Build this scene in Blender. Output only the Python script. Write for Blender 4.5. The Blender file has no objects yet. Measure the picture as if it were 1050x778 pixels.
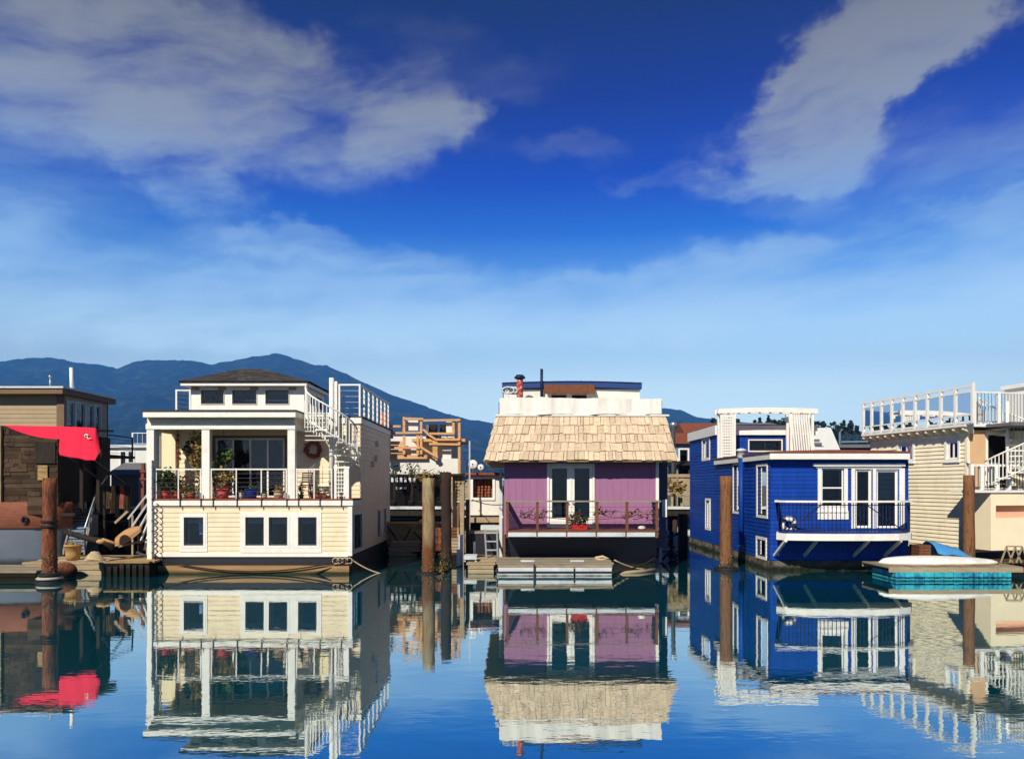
import bpy, math, random
from mathutils import Vector, Matrix, noise
R = math.radians
sc = bpy.context.scene
COL = sc.collection
rng = random.Random(7)

# ------------------------------------------------------------------ measuring
F, CX, HY, EYE = 817.0, 525.0, 497.0, 3.0       # lens and eye height (metres) read off the photograph
def X(px, d): return (px - CX) / F * d
def Z(py, d): return EYE + (HY - py) / F * d
def W(px, py, d): return Vector((X(px, d), d, Z(py, d)))
def V(*a): return Vector(a)

class Frame:
    """a wall plane: origin, direction along the wall, outward normal"""
    def __init__(s, o, u, n):
        s.o, s.u, s.n = Vector(o), Vector(u).normalized(), Vector(n).normalized()
    def p(s, u, z, out=0.0):
        q = s.o + s.u * u + s.n * out
        return Vector((q.x, q.y, s.o.z + z))
    def uz(s, px, py):
        ray = Vector(((px - CX) / F, 1.0, (HY - py) / F))
        eye = Vector((0, 0, EYE))
        t = (s.o - eye).dot(s.n) / ray.dot(s.n)
        q = eye + ray * t
        return ((q - s.o).dot(s.u), q.z - s.o.z)
    def rect(s, px0, py0, px1, py1):
        pm = (px0 + px1) / 2
        u0, u1 = s.uz(px0, py0)[0], s.uz(px1, py0)[0]
        z1, z0 = s.uz(pm, py0)[1], s.uz(pm, py1)[1]
        return (min(u0, u1), max(u0, u1), z0, z1)
def front(x, y): return Frame((x, y, 0), (1, 0, 0), (0, -1, 0))
def side_r(x, y): return Frame((x, y, 0), (0, 1, 0), (1, 0, 0))
def side_l(x, y): return Frame((x, y, 0), (0, 1, 0), (-1, 0, 0))

# ------------------------------------------------------------------ materials
def srgb(r, g, b):
    f = lambda c: (c / 255 / 12.92) if c <= 10 else ((c / 255 + .055) / 1.055) ** 2.4
    return (f(r), f(g), f(b))
MATS = {}
def mat(name, col, rough=.65, spec=.3, var=.12, scale=2.5, stretch=(1, 1, 1), island=0.0, bump=0.0,
        bscale=40, metal=0.0, stain=None, stain_scale=1.2, stain_lo=.52, stain_hi=.72, tide=None, coat=0.0):
    m = bpy.data.materials.new(name); m.use_nodes = True
    nt = m.node_tree; N = nt.nodes; L = nt.links
    b = N['Principled BSDF']
    b.inputs['Roughness'].default_value = rough
    b.inputs['Specular IOR Level'].default_value = spec
    b.inputs['Metallic'].default_value = metal
    if coat: b.inputs['Coat Weight'].default_value = coat
    tc = N.new('ShaderNodeTexCoord'); mp = N.new('ShaderNodeMapping')
    mp.inputs['Scale'].default_value = stretch
    L.new(tc.outputs['Object'], mp.inputs['Vector'])
    nz = N.new('ShaderNodeTexNoise'); nz.inputs['Scale'].default_value = scale
    nz.inputs['Detail'].default_value = 7; nz.inputs['Roughness'].default_value = .65
    L.new(mp.outputs[0], nz.inputs['Vector'])
    mr = N.new('ShaderNodeMapRange'); mr.inputs['From Min'].default_value = .3; mr.inputs['From Max'].default_value = .7
    mr.inputs['To Min'].default_value = 1 - var; mr.inputs['To Max'].default_value = 1 + var
    L.new(nz.outputs['Fac'], mr.inputs['Value'])
    fac = mr.outputs[0]
    if island:
        g = N.new('ShaderNodeNewGeometry'); m2 = N.new('ShaderNodeMapRange')
        m2.inputs['To Min'].default_value = 1 - island; m2.inputs['To Max'].default_value = 1 + island
        L.new(g.outputs['Random Per Island'], m2.inputs['Value'])
        mu = N.new('ShaderNodeMath'); mu.operation = 'MULTIPLY'
        L.new(fac, mu.inputs[0]); L.new(m2.outputs[0], mu.inputs[1]); fac = mu.outputs[0]
    vm = N.new('ShaderNodeVectorMath'); vm.operation = 'SCALE'
    vm.inputs[0].default_value = col; L.new(fac, vm.inputs['Scale'])
    out = vm.outputs[0]
    def mixin(out, facsock, c):
        mx = N.new('ShaderNodeMix'); mx.data_type = 'RGBA'
        L.new(facsock, mx.inputs['Factor']); L.new(out, mx.inputs['A'])
        mx.inputs['B'].default_value = (*c, 1)
        return mx.outputs['Result']
    if stain:
        n2 = N.new('ShaderNodeTexNoise'); n2.inputs['Scale'].default_value = stain_scale; n2.inputs['Detail'].default_value = 8
        n2.inputs['Roughness'].default_value = .7
        L.new(mp.outputs[0], n2.inputs['Vector'])
        m3 = N.new('ShaderNodeMapRange'); m3.inputs['From Min'].default_value = stain_lo; m3.inputs['From Max'].default_value = stain_hi
        m3.inputs['To Max'].default_value = stain[1]
        L.new(n2.outputs['Fac'], m3.inputs['Value'])
        out = mixin(out, m3.outputs[0], stain[0])
    if tide:                        # wet, weed-grown band above the waterline (world height)
        g2 = N.new('ShaderNodeNewGeometry'); sx = N.new('ShaderNodeSeparateXYZ')
        L.new(g2.outputs['Position'], sx.inputs[0])
        ad = N.new('ShaderNodeMath'); ad.operation = 'MULTIPLY_ADD'
        L.new(nz.outputs['Fac'], ad.inputs[0]); ad.inputs[1].default_value = -tide[2]; L.new(sx.outputs['Z'], ad.inputs[2])
        m4 = N.new('ShaderNodeMapRange'); m4.inputs['From Min'].default_value = tide[1] - tide[2] * .5
        m4.inputs['From Max'].default_value = tide[1] - tide[2] * .5 - tide[3]
        L.new(ad.outputs[0], m4.inputs['Value'])
        out = mixin(out, m4.outputs[0], tide[0])
    L.new(out, b.inputs['Base Color'])
    if bump:
        n5 = N.new('ShaderNodeTexNoise'); n5.inputs['Scale'].default_value = bscale; n5.inputs['Detail'].default_value = 5
        L.new(mp.outputs[0], n5.inputs['Vector'])
        bp = N.new('ShaderNodeBump'); bp.inputs['Strength'].default_value = bump; bp.inputs['Distance'].default_value = .02
        L.new(n5.outputs['Fac'], bp.inputs['Height']); L.new(bp.outputs[0], b.inputs['Normal'])
    MATS[name] = m
    return m

def glass_mat(name, tint, base=.06, gain=1.3):
    m = bpy.data.materials.new(name); m.use_nodes = True
    nt = m.node_tree; N = nt.nodes; L = nt.links
    N.remove(N['Principled BSDF'])
    t = N.new('ShaderNodeBsdfTransparent'); t.inputs[0].default_value = (*tint, 1)
    g = N.new('ShaderNodeBsdfGlossy'); g.inputs['Roughness'].default_value = .02; g.inputs['Color'].default_value = (.9, .95, 1, 1)
    f = N.new('ShaderNodeFresnel'); f.inputs['IOR'].default_value = 1.5
    a = N.new('ShaderNodeMath'); a.operation = 'MULTIPLY_ADD'; a.inputs[1].default_value = gain; a.inputs[2].default_value = base; a.use_clamp = True
    L.new(f.outputs[0], a.inputs[0])
    mx = N.new('ShaderNodeMixShader'); L.new(a.outputs[0], mx.inputs[0]); L.new(t.outputs[0], mx.inputs[1]); L.new(g.outputs[0], mx.inputs[2])
    L.new(mx.outputs[0], N['Material Output'].inputs['Surface'])
    MATS[name] = m
    return m

# ------------------------------------------------------------------ mesh builder
class MB:
    def __init__(s): s.v = []; s.f = []; s.smooth = set()
    def add(s, pts, faces, smooth=False):
        k = len(s.v); s.v += [Vector(p) for p in pts]
        for f in faces:
            if smooth: s.smooth.add(len(s.f))
            s.f.append([k + i for i in f])
        return s
    def hexa(s, p):     # p: bottom 4 (ccw from above), top 4
        return s.add(p, [(3, 2, 1, 0), (4, 5, 6, 7), (0, 1, 5, 4), (1, 2, 6, 5), (2, 3, 7, 6), (3, 0, 4, 7)])
    def box(s, x0, x1, y0, y1, z0, z1):
        if x0 > x1: x0, x1 = x1, x0
        if y0 > y1: y0, y1 = y1, y0
        if z0 > z1: z0, z1 = z1, z0
        return s.hexa([(x0, y0, z0), (x1, y0, z0), (x1, y1, z0), (x0, y1, z0), (x0, y0, z1), (x1, y0, z1), (x1, y1, z1), (x0, y1, z1)])
    def wbox(s, fr, u0, u1, z0, z1, o0, o1):
        if z0 > z1: z0, z1 = z1, z0
        p = [fr.p(u0, z0, o1), fr.p(u1, z0, o1), fr.p(u1, z0, o0), fr.p(u0, z0, o0), fr.p(u0, z1, o1), fr.p(u1, z1, o1), fr.p(u1, z1, o0), fr.p(u0, z1, o0)]
        return s.hexa(p)
    def prism(s, poly, vec):
        n = len(poly); vec = Vector(vec)
        pts = [Vector(p) for p in poly] + [Vector(p) + vec for p in poly]
        return s.add(pts, [tuple(range(n))[::-1], tuple(range(n, 2 * n))] + [(i, (i + 1) % n, n + (i + 1) % n, n + i) for i in range(n)])
    def tube(s, pts, r, n=8, smooth=True, r2=None):
        pts = [Vector(p) for p in pts]; m = len(pts); ring = []
        for i, p in enumerate(pts):
            d = (pts[min(i + 1, m - 1)] - pts[max(i - 1, 0)]).normalized()
            a = d.cross(Vector((0, 0, 1)) if abs(d.z) < .95 else Vector((1, 0, 0))).normalized(); b = d.cross(a)
            rr = r if r2 is None else r + (r2 - r) * i / (m - 1)
            for k in range(n):
                t = 2 * math.pi * (k + .5) / n
                ring.append(p + a * math.cos(t) * rr + b * math.sin(t) * rr)
        fs = [(i * n + k, i * n + (k + 1) % n, (i + 1) * n + (k + 1) % n, (i + 1) * n + k) for i in range(m - 1) for k in range(n)]
        s.add(ring, fs, smooth and n > 5)
        k0 = len(s.v) - len(ring)
        s.f.append([k0 + k for k in range(n)][::-1]); s.f.append([k0 + (m - 1) * n + k for k in range(n)])
        return s
    def bar(s, p, q, w=.05): return s.tube([p, q], w * .7071, 4, False)
    def lathe(s, c, prof, n=20):
        c = Vector(c); pts = []
        for r, z in prof:
            for k in range(n):
                t = 2 * math.pi * k / n; pts.append(c + Vector((r * math.cos(t), r * math.sin(t), z)))
        m = len(prof)
        s.add(pts, [(i * n + k, i * n + (k + 1) % n, (i + 1) * n + (k + 1) % n, (i + 1) * n + k) for i in range(m - 1) for k in range(n)], True)
        k0 = len(s.v) - len(pts)
        s.f.append([k0 + k for k in range(n)][::-1]); s.f.append([k0 + (m - 1) * n + k for k in range(n)])
        return s
    def leaves(s, c, rad, n, size, up=.3):
        c = Vector(c)
        for _ in range(n):
            while True:
                q = Vector((rng.uniform(-1, 1), rng.uniform(-1, 1), rng.uniform(-1, 1)))
                if q.length < 1: break
            p = c + Vector((q.x * rad[0], q.y * rad[1], q.z * rad[2]))
            a = Vector((rng.gauss(0, 1), rng.gauss(0, 1), rng.gauss(0, .7) + up)).normalized()
            b = a.cross(Vector((rng.gauss(0, 1), rng.gauss(0, 1), rng.gauss(0, 1)))).normalized()
            l = size * rng.uniform(.6, 1.3); w = l * .38
            s.add([p, p + a * l * .5 + b * w, p + a * l, p + a * l * .5 - b * w], [(0, 1, 2, 3)])
        return s
    def sphere(s, c, r, n=12, sc_=(1, 1, 1)):
        c = Vector(c); prof = []
        pts = []
        for i in range(n + 1):
            ph = math.pi * i / n
            for k in range(n * 2):
                t = math.pi * k / n
                pts.append(c + Vector((r * sc_[0] * math.sin(ph) * math.cos(t), r * sc_[1] * math.sin(ph) * math.sin(t), -r * sc_[2] * math.cos(ph))))
        m = n * 2
        return s.add(pts, [(i * m + k, i * m + (k + 1) % m, (i + 1) * m + (k + 1) % m, (i + 1) * m + k) for i in range(n) for k in range(m)], True)
    def _obj(s, name, m, off):
        me = bpy.data.meshes.new(name)
        me.from_pydata([tuple(v - off) for v in s.v], [], s.f)
        me.polygons.foreach_set('use_smooth', [i in s.smooth for i in range(len(s.f))])
        me.materials.append(MATS[m]); me.update()
        o = bpy.data.objects.new(name, me); COL.objects.link(o)
        return o
    def build(s, name, m, parent, label=None, kind=None):
        r = parent
        while r.parent: r = r.parent
        o = s._obj(name, m, r.location); o.parent = parent
        if label: o['label'] = label
        if kind: o['kind'] = kind
        return o
    def thing(s, name, m, label, cat, group=None, kind=None):
        xs = [v.x for v in s.v]; ys = [v.y for v in s.v]; zs = [v.z for v in s.v]
        off = Vector(((min(xs) + max(xs)) / 2, (min(ys) + max(ys)) / 2, min(zs)))
        o = s._obj(name, m, off); o.location = off
        o['label'] = label; o['category'] = cat
        if group: o['group'] = group
        if kind: o['kind'] = kind
        return o
    def structure(s, name, m, label=None):
        o = s._obj(name, m, Vector((0, 0, 0))); o['kind'] = 'structure'
        if label: o['label'] = label
        return o

def thing(name, label, cat, loc, group=None):
    o = bpy.data.objects.new(name, None); o.empty_display_size = .3; COL.objects.link(o)
    o.location = loc; o['label'] = label; o['category'] = cat
    if group: o['group'] = group
    return o
def copy_tree(o, loc=None, parent=None):
    c = o.copy(); COL.objects.link(c)
    if loc is not None: c.location = loc
    if parent: c.parent = parent
    for ch in [k for k in bpy.data.objects if k.parent == o]: copy_tree(ch, None, c)
    return c

# ------------------------------------------------------------------ walls, boards, windows
def wall(mb, fr, u0, u1, z0, z1, holes=(), th=.12):
    us = sorted({u0, u1, *[h[0] for h in holes], *[h[1] for h in holes]}); us = [u for u in us if u0 <= u <= u1]
    zs = sorted({z0, z1, *[h[2] for h in holes], *[h[3] for h in holes]}); zs = [z for z in zs if z0 <= z <= z1]
    def solid(i, j):
        if i < 0 or j < 0 or i >= len(us) - 1 or j >= len(zs) - 1: return False
        u, z = (us[i] + us[i + 1]) / 2, (zs[j] + zs[j + 1]) / 2
        return not any(h[0] < u < h[1] and h[2] < z < h[3] for h in holes)
    for i in range(len(us) - 1):
        for j in range(len(zs) - 1):
            if not solid(i, j): continue
            a, b, c, d = us[i], us[i + 1], zs[j], zs[j + 1]
            q = lambda *t: mb.add([fr.p(*x) for x in t], [(0, 1, 2, 3)])
            q((a, c, 0), (b, c, 0), (b, d, 0), (a, d, 0)); q((a, d, -th), (b, d, -th), (b, c, -th), (a, c, -th))
            if not solid(i - 1, j): q((a, c, -th), (a, c, 0), (a, d, 0), (a, d, -th))
            if not solid(i + 1, j): q((b, c, 0), (b, c, -th), (b, d, -th), (b, d, 0))
            if not solid(i, j - 1): q((a, c, -th), (b, c, -th), (b, c, 0), (a, c, 0))
            if not solid(i, j + 1): q((a, d, 0), (b, d, 0), (b, d, -th), (a, d, -th))
def siding(mb, fr, u0, u1, z0, z1, holes=(), expo=.15, t0=.008, t1=.028, jit=.0):
    z = z0
    while z < z1 - 1e-4:
        zt = min(z + expo, z1)
        cuts = sorted({z, zt, *[h[2] for h in holes if z < h[2] < zt], *[h[3] for h in holes if z < h[3] < zt]})
        for a, b in zip(cuts, cuts[1:]):
            m = (a + b) / 2; iv = [(u0, u1)]
            for h in holes:
                if h[2] < m < h[3]:
                    iv = [w for (p, q) in iv for w in ((p, min(q, h[0])), (max(p, h[1]), q)) if w[1] - w[0] > 1e-3]
            ta = t1 + (t0 - t1) * (a - z) / expo; tb = t1 + (t0 - t1) * (b - z) / expo
            for p, q in iv:
                cut = [p]                      # butt joints along the course
                while q - cut[-1] > 4.2: cut.append(cut[-1] + rng.uniform(1.8, 3.4))
                cut.append(q)
                for s0, s1 in zip(cut, cut[1:]):
                    e = .002 if s1 != q else 0
                    j_ = rng.uniform(0, jit)
                    mb.hexa([fr.p(s0, a, ta + j_), fr.p(s1 - e, a, ta + j_), fr.p(s1 - e, a, -.001), fr.p(s0, a, -.001),
                             fr.p(s0, b, tb + j_), fr.p(s1 - e, b, tb + j_), fr.p(s1 - e, b, -.001), fr.p(s0, b, -.001)])
        z = zt
def ring(mb, fr, u0, u1, z0, z1, w, o0, o1, bottom=None):
    wb = w if bottom is None else bottom
    mb.wbox(fr, u0 - w, u0, z0 - wb, z1 + w, o0, o1); mb.wbox(fr, u1, u1 + w, z0 - wb, z1 + w, o0, o1)
    mb.wbox(fr, u0, u1, z1, z1 + w, o0, o1 - .003); mb.wbox(fr, u0, u1, z0 - wb, z0, o0, o1 - .003)
def window(parent, fr, h, trim=.1, trim_mat='white_paint', sash_mat='dark_sash', nx=1, ny=1, sw=.045, blind=None, curtain=None,
           sill=True, pane_mat='window_glass', name='window', room=True, wall_t=.12, label=None):
    u0, u1, z0, z1 = h
    m = MB()
    if trim: ring(m, fr, u0, u1, z0, z1, trim, .001, .05)
    else: ring(m, fr, u0 + .012, u1 - .012, z0 + .012, z1 - .012, .012, -.1, .035)
    w = m.build(name, trim_mat, parent, label)
    if sill:
        s = MB(); s.wbox(fr, u0 - trim - .03, u1 + trim + .03, z0 - trim - .045, z0 - trim, .001, .085); s.build('sill', trim_mat, w)
    s = MB(); g = .004
    a, b, c, d = u0 + g, u1 - g, z0 + g, z1 - g
    s.wbox(fr, a, a + sw, c, d, -.07, -.02); s.wbox(fr, b - sw, b, c, d, -.07, -.02)
    s.wbox(fr, a + sw, b - sw, d - sw, d, -.07, -.022); s.wbox(fr, a + sw, b - sw, c, c + sw, -.07, -.022)
    for i in range(1, nx):
        q = u0 + (u1 - u0) * i / nx; s.wbox(fr, q - sw * .5, q + sw * .5, c + sw, d - sw, -.068, -.024)
    for i in range(1, ny):
        q = z0 + (z1 - z0) * i / ny; s.wbox(fr, a + sw, b - sw, q - sw * .5, q + sw * .5, -.066, -.026)
    s.build('sash', sash_mat, w)
    p = MB(); p.wbox(fr, a + sw * .5, b - sw * .5, c + sw * .5, d - sw * .5, -.049, -.043); p.build('pane', pane_mat, w)
    if blind:
        p = MB(); n = 6; zz = d - (d - c) * blind
        for i in range(n):
            t0 = zz + (d - zz) * i / n; t1 = zz + (d - zz) * (i + 1) / n
            p.wbox(fr, a + sw, b - sw, t0 + .004, t1 - .004, -.105 - .01 * (i % 2), -.095)
        p.build('blind', 'blind_cloth', w)
    if curtain:
        p = MB()
        for (ca, cb) in ((a, a + (b - a) * curtain), (b - (b - a) * curtain, b)):
            n = 9; pts = []
            for i in range(n + 1):
                t = ca + (cb - ca) * i / n; o = -.15 + .03 * math.sin(i * 2.4)
                pts += [fr.p(t, c, o), fr.p(t, d, o)]
            p.add(pts, [(2 * i, 2 * i + 2, 2 * i + 3, 2 * i + 1) for i in range(n)], True)
        p.build('curtain', 'curtain_cloth', w)
    return w
def shingles(mb, bl, br, tl, tr, rows, wmin, wmax, th=.035, ragged=.03):
    bl, br, tl, tr = map(Vector, (bl, br, tl, tr))
    nrm = (br - bl).cross(tl - bl).normalized()
    for r in range(rows):
        a0, a1 = r / rows, (r + 1) / rows
        L0, L1 = bl.lerp(tl, a0), bl.lerp(tl, min(1, a1 + .25 / rows)); R0, R1 = br.lerp(tr, a0), br.lerp(tr, min(1, a1 + .25 / rows))
        ln = (R0 - L0).length; u = 0
        slope = (L1 - L0).normalized()
        while u < ln:
            w = rng.uniform(wmin, wmax); v = min(ln, u + w); 
            if ln - v < wmin * .5: v = ln
            f0, f1 = u / ln, (v - rng.uniform(.006, .02)) / ln
            dz = -slope * rng.uniform(0, ragged); t = th * rng.uniform(.55, 1.35)
            A, B, C, D = L0.lerp(R0, f0) + dz, L0.lerp(R0, f1) + dz, L1.lerp(R1, f1), L1.lerp(R1, f0)
            mb.hexa([A, B, C, D, A + nrm * t, B + nrm * t, C + nrm * .006, D + nrm * .006])
            u = v
def rail_run(parent, pts, h, post=.05, rails=5, mat_post='white_paint', mat_bar='black_iron', balusters=None, top=.05, postmesh=True, name='railing', gap=.1, sub='post'):
    """a railing along points on the deck: top rail + infill as one part, each post a sub-part"""
    m = MB(); pts = [Vector(p) for p in pts]
    up = Vector((0, 0, 1))
    for a, b in zip(pts, pts[1:]): m.bar(a + up * h, b + up * h, top)
    part = m.build(name, mat_post, parent)
    f = MB()
    for a, b in zip(pts, pts[1:]):
        if balusters:
            n = max(2, int((b - a).length / balusters))
            for i in range(1, n):
                q = a.lerp(b, i / n); f.bar(q + up * gap, q + up * h, .018)
            f.bar(a + up * gap, b + up * gap, .03)
        else:
            for i in range(rails):
                z = gap + (h - gap) * i / rails; f.bar(a + up * z, b + up * z, .016)
    f.build('balusters' if balusters else 'rail_wires', mat_bar, part)
    if postmesh:
        for p in pts:
            q = MB(); q.box(p.x - post / 2, p.x + post / 2, p.y - post / 2, p.y + post / 2, p.z, p.z + h + .03); q.build(sub, mat_post, part)
    return part
def catenary(a, b, sag, n=14):
    a, b = Vector(a), Vector(b)
    return [a.lerp(b, i / n) - Vector((0, 0, sag * 4 * (i / n) * (1 - i / n))) for i in range(n + 1)]
def potted(c, r, h, potmat, leafmat, rad, lh, n, size, label, group=None, flower=None):
    c = Vector(c); t = thing('potted_plant', label, 'potted plant', c, group)
    m = MB(); m.lathe(c, [(r * .72, 0), (r * .9, h * .6), (r, h * .86), (r * 1.1, h * .87), (r * 1.1, h), (r * .95, h), (r * .9, h * .92)], 18); m.build('pot', potmat, t)
    l = MB()
    for k in range(7):
        a = rng.uniform(0, 6.28); tip = c + Vector((math.cos(a) * rad * .7, math.sin(a) * rad * .5, h + lh * rng.uniform(.6, 1)))
        l.tube([c + Vector((0, 0, h * .9)), c.lerp(tip, .5) + Vector((0, 0, .06)), tip], .008, 4)
    l.leaves(c + Vector((0, 0, h + lh * .5)), (rad, rad * .8, lh * .6), n, size); l.build('foliage', leafmat, t)
    if flower:
        fl = MB(); fl.leaves(c + Vector((0, 0, h + lh * .35)), (rad * .9, rad * .7, lh * .4), 50, size * .7); fl.build('blossoms', flower, t)
    return t
def pile_mesh(c, r, top, bottom=-1.0, n=18, wob=.02, taper=.9):
    m = MB(); pts = []; rows = 14; c = Vector(c)
    ph = rng.uniform(0, 50)
    for i in range(rows + 1):
        z = bottom + (top - bottom) * i / rows; s = 1 + (taper - 1) * i / rows
        for k in range(n):
            t = 2 * math.pi * k / n
            rr = r * s * (1 + .09 * noise.noise(Vector((math.cos(t) * 1.5 + ph, math.sin(t) * 1.5, z * .9))))
            pts.append(c + Vector((rr * math.cos(t), rr * math.sin(t), z)))
    fs = [(i * n + k, i * n + (k + 1) % n, (i + 1) * n + (k + 1) % n, (i + 1) * n + k) for i in range(rows) for k in range(n)]
    m.add(pts, fs, True); m.f.append([rows * n + k for k in range(n)])
    return m
def spiral_stair(parent, c, r, z0, z1, a0, a1, n, name='spiral_staircase', pole_top=None, m='white_paint', rail=.95, pole_r=.075):
    c = Vector(c)
    p = MB(); p.tube([c + V(0, 0, z0), c + V(0, 0, pole_top or z1 + 1.0)], pole_r, 14)
    st = p.build(name, m, parent)
    for i in range(n):
        f0 = i / n; f1 = (i + 1.15) / n; z = z0 + (z1 - z0) * (i + 1) / n
        t = MB(); a = a0 + (a1 - a0) * f0; b = a0 + (a1 - a0) * f1
        pol = [c + V(0, 0, z) + V(math.cos(q), math.sin(q), 0) * rr for q, rr in ((a, .07), (a, r), ((a + b) / 2, r), (b, r), (b, .07))]
        if a1 < a0: pol = pol[::-1]
        t.prism(pol, (0, 0, .045)); t.build('tread', m, st)
    h = MB(); k = 40; top = []; mid = []; bot = []
    for i in range(k + 1):
        q = a0 + (a1 - a0) * (i + .5) / (k + 1); z = z0 + (z1 - z0) * (i + 1) / k
        e = c + V(math.cos(q) * r, math.sin(q) * r, z); bot.append(e); mid.append(e + V(0, 0, rail * .5)); top.append(e + V(0, 0, rail))
    h.tube(top, .03, 8)
    h.tube([b + V(0, 0, .06) for b in bot], .022, 6)
    h.build('handrail', m, st)
    bm = MB()
    for i in range(0, k + 1): bm.bar(bot[i], top[i], .026)
    bm.build('balusters', m, st)
    return st
WATER_BUMP, WATER_REFL, WATER_BODY = .0017, (.90, .97, .96, 1), (.001, .10, .14, 1)
HAZE_COL, HAZE_D, HAZE_LIGHT = (.09, .36, 1.0, 1), 1.85e-4, (.03, .145, .44)
# ------------------------------------------------------------------ camera, render, light
cam = bpy.data.cameras.new('camera'); co = bpy.data.objects.new('camera', cam); COL.objects.link(co)
co.location = (0, 0, EYE); co.rotation_euler = (R(90), 0, 0)
cam.sensor_width = 36; cam.lens = 36 * F / 1050; cam.shift_y = (HY - 389) / 1050; cam.clip_end = 30000; cam.clip_start = .1
sc.camera = co
sc.view_settings.view_transform = 'Standard'; sc.view_settings.look = 'None'; sc.view_settings.gamma = 1
sc.view_settings.exposure = EXPOSURE = 0.36
sc.view_settings.use_curve_mapping = False
sc.render.engine = 'CYCLES'
sc.cycles.max_bounces = 8; sc.cycles.transparent_max_bounces = 12; sc.cycles.volume_bounces = 0
sc.cycles.use_denoising = True
sc.cycles.caustics_reflective = False; sc.cycles.caustics_refractive = False
sc.cycles.sample_clamp_indirect = 6

SUN_AZ, SUN_EL = R(180 + 25), R(37)
to_sun = Vector((math.sin(SUN_AZ) * math.cos(SUN_EL), math.cos(SUN_AZ) * math.cos(SUN_EL), math.sin(SUN_EL)))
sl = bpy.data.lights.new('sun', 'SUN'); sl.energy = 5.0; sl.angle = R(.5); sl.color = (1, .92, .78)
so = bpy.data.objects.new('sun', sl); COL.objects.link(so); so.rotation_euler = to_sun.to_track_quat('Z', 'Y').to_euler(); so.location = (0, 0, 60)

# ------------------------------------------------------------------ sky: Nishita + cirrus at fixed compass bearings
w = bpy.data.worlds.new('World'); sc.world = w; w.use_nodes = True
nt = w.node_tree; N = nt.nodes; L = nt.links
bg = N['Background']; bg.inputs['Strength'].default_value = .1
def nd(t, **k):
    n = N.new(t)
    for a, b in k.items(): setattr(n, a, b)
    return n
def math_(op, a, b=None, c=None, clamp=False):
    n = nd('ShaderNodeMath', operation=op, use_clamp=clamp)
    for i, x in enumerate((a, b, c)):
        if x is None: continue
        if isinstance(x, (int, float)): n.inputs[i].default_value = x
        else: L.new(x, n.inputs[i])
    return n.outputs[0]
def maprange(v, a, b, c, d, smooth=False):
    n = nd('ShaderNodeMapRange'); n.interpolation_type = 'SMOOTHSTEP' if smooth else 'LINEAR'
    L.new(v, n.inputs['Value'])
    for k, x in zip(('From Min', 'From Max', 'To Min', 'To Max'), (a, b, c, d)): n.inputs[k].default_value = x
    return n.outputs[0]
sky = nd('ShaderNodeTexSky', sky_type='NISHITA'); sky.sun_disc = False; sky.sun_elevation = SUN_EL; sky.sun_rotation = SUN_AZ
sky.air_density = 1.0; sky.dust_density = .6; sky.ozone_density = 3.0; sky.altitude = 0
tn = nd('ShaderNodeVectorMath', operation='MULTIPLY'); L.new(sky.outputs[0], tn.inputs[0])   # polarised depth of the blue, by elevation
tc = nd('ShaderNodeTexCoord'); sp = nd('ShaderNodeSeparateXYZ'); L.new(tc.outputs['Generated'], sp.inputs[0])
az = math_('MULTIPLY', math_('ARCTAN2', sp.outputs[0], sp.outputs[1]), 57.29578)
el = math_('MULTIPLY', math_('ARCSINE', sp.outputs[2]), 57.29578)
cb = nd('ShaderNodeCombineXYZ'); L.new(az, cb.inputs[0]); L.new(el, cb.inputs[1])
pr_ = nd('ShaderNodeValToRGB'); L.new(maprange(el, 0, 70, 0, 1), pr_.inputs[0]); pc = pr_.color_ramp
NIS = [(1.2, (209, 215, 196), (188, 218, 242)), (4, (194, 220, 225), (190, 222, 248)), (6.8, (170, 204, 227), (184, 219, 247)), (10.9, (144, 180, 215), (156, 200, 243)), (14.2, (130, 164, 203), (92, 156, 232)),
       (17.4, (118, 151, 191), (44, 114, 214)), (20.6, (109, 140, 180), (20, 84, 194)), (25.9, (97, 126, 165), (10, 64, 154)), (30.8, (88, 115, 154), (10, 54, 124)), (36, (80, 105, 145), (10, 52, 116)), (58, (70, 92, 130), (18, 40, 80))]
for k_, (e0_, n_, t_) in enumerate(NIS):
    thru = math.exp(-HAZE_D * min(5300, 870 / math.sin(R(e0_))))        # what the haze in front of this sky lets through
    c_ = [min(1, max(.004, (tv - hv * (1 - thru)) / thru) / nv * 2 ** -EXPOSURE / 5) for tv, nv, hv in zip(srgb(*t_), srgb(*n_), HAZE_LIGHT)]
    el_ = pc.elements[k_] if k_ < 2 else pc.elements.new(e0_ / 70)
    el_.position = e0_ / 70; el_.color = (*c_, 1)
ps_ = nd('ShaderNodeVectorMath', operation='SCALE'); L.new(pr_.outputs[0], ps_.inputs[0]); ps_.inputs['Scale'].default_value = 5
bf_ = maprange(sp.outputs[1], -.25, .62, .42, 1, True)      # sky dimmed at off-view bearings to cut fill light on shaded walls
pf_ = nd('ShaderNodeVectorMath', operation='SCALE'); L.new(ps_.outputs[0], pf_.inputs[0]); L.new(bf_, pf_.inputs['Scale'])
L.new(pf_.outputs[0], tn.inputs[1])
def noise_(vec, scale, detail, stretch, rough=.6, w_=0):
    mp = nd('ShaderNodeMapping'); mp.inputs['Scale'].default_value = stretch; mp.inputs['Location'].default_value = (w_, w_ * .7, 0); L.new(vec, mp.inputs[0])
    n = nd('ShaderNodeTexNoise'); n.inputs['Scale'].default_value = scale; n.inputs['Detail'].default_value = detail; n.inputs['Roughness'].default_value = rough
    L.new(mp.outputs[0], n.inputs['Vector']); return n
wn = noise_(cb.outputs[0], .16, 5, (.7, 1, 1), .6, 3)
wv = nd('ShaderNodeVectorMath', operation='SUBTRACT'); L.new(wn.outputs['Color'], wv.inputs[0]); wv.inputs[1].default_value = (.5, .5, .5)
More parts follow.
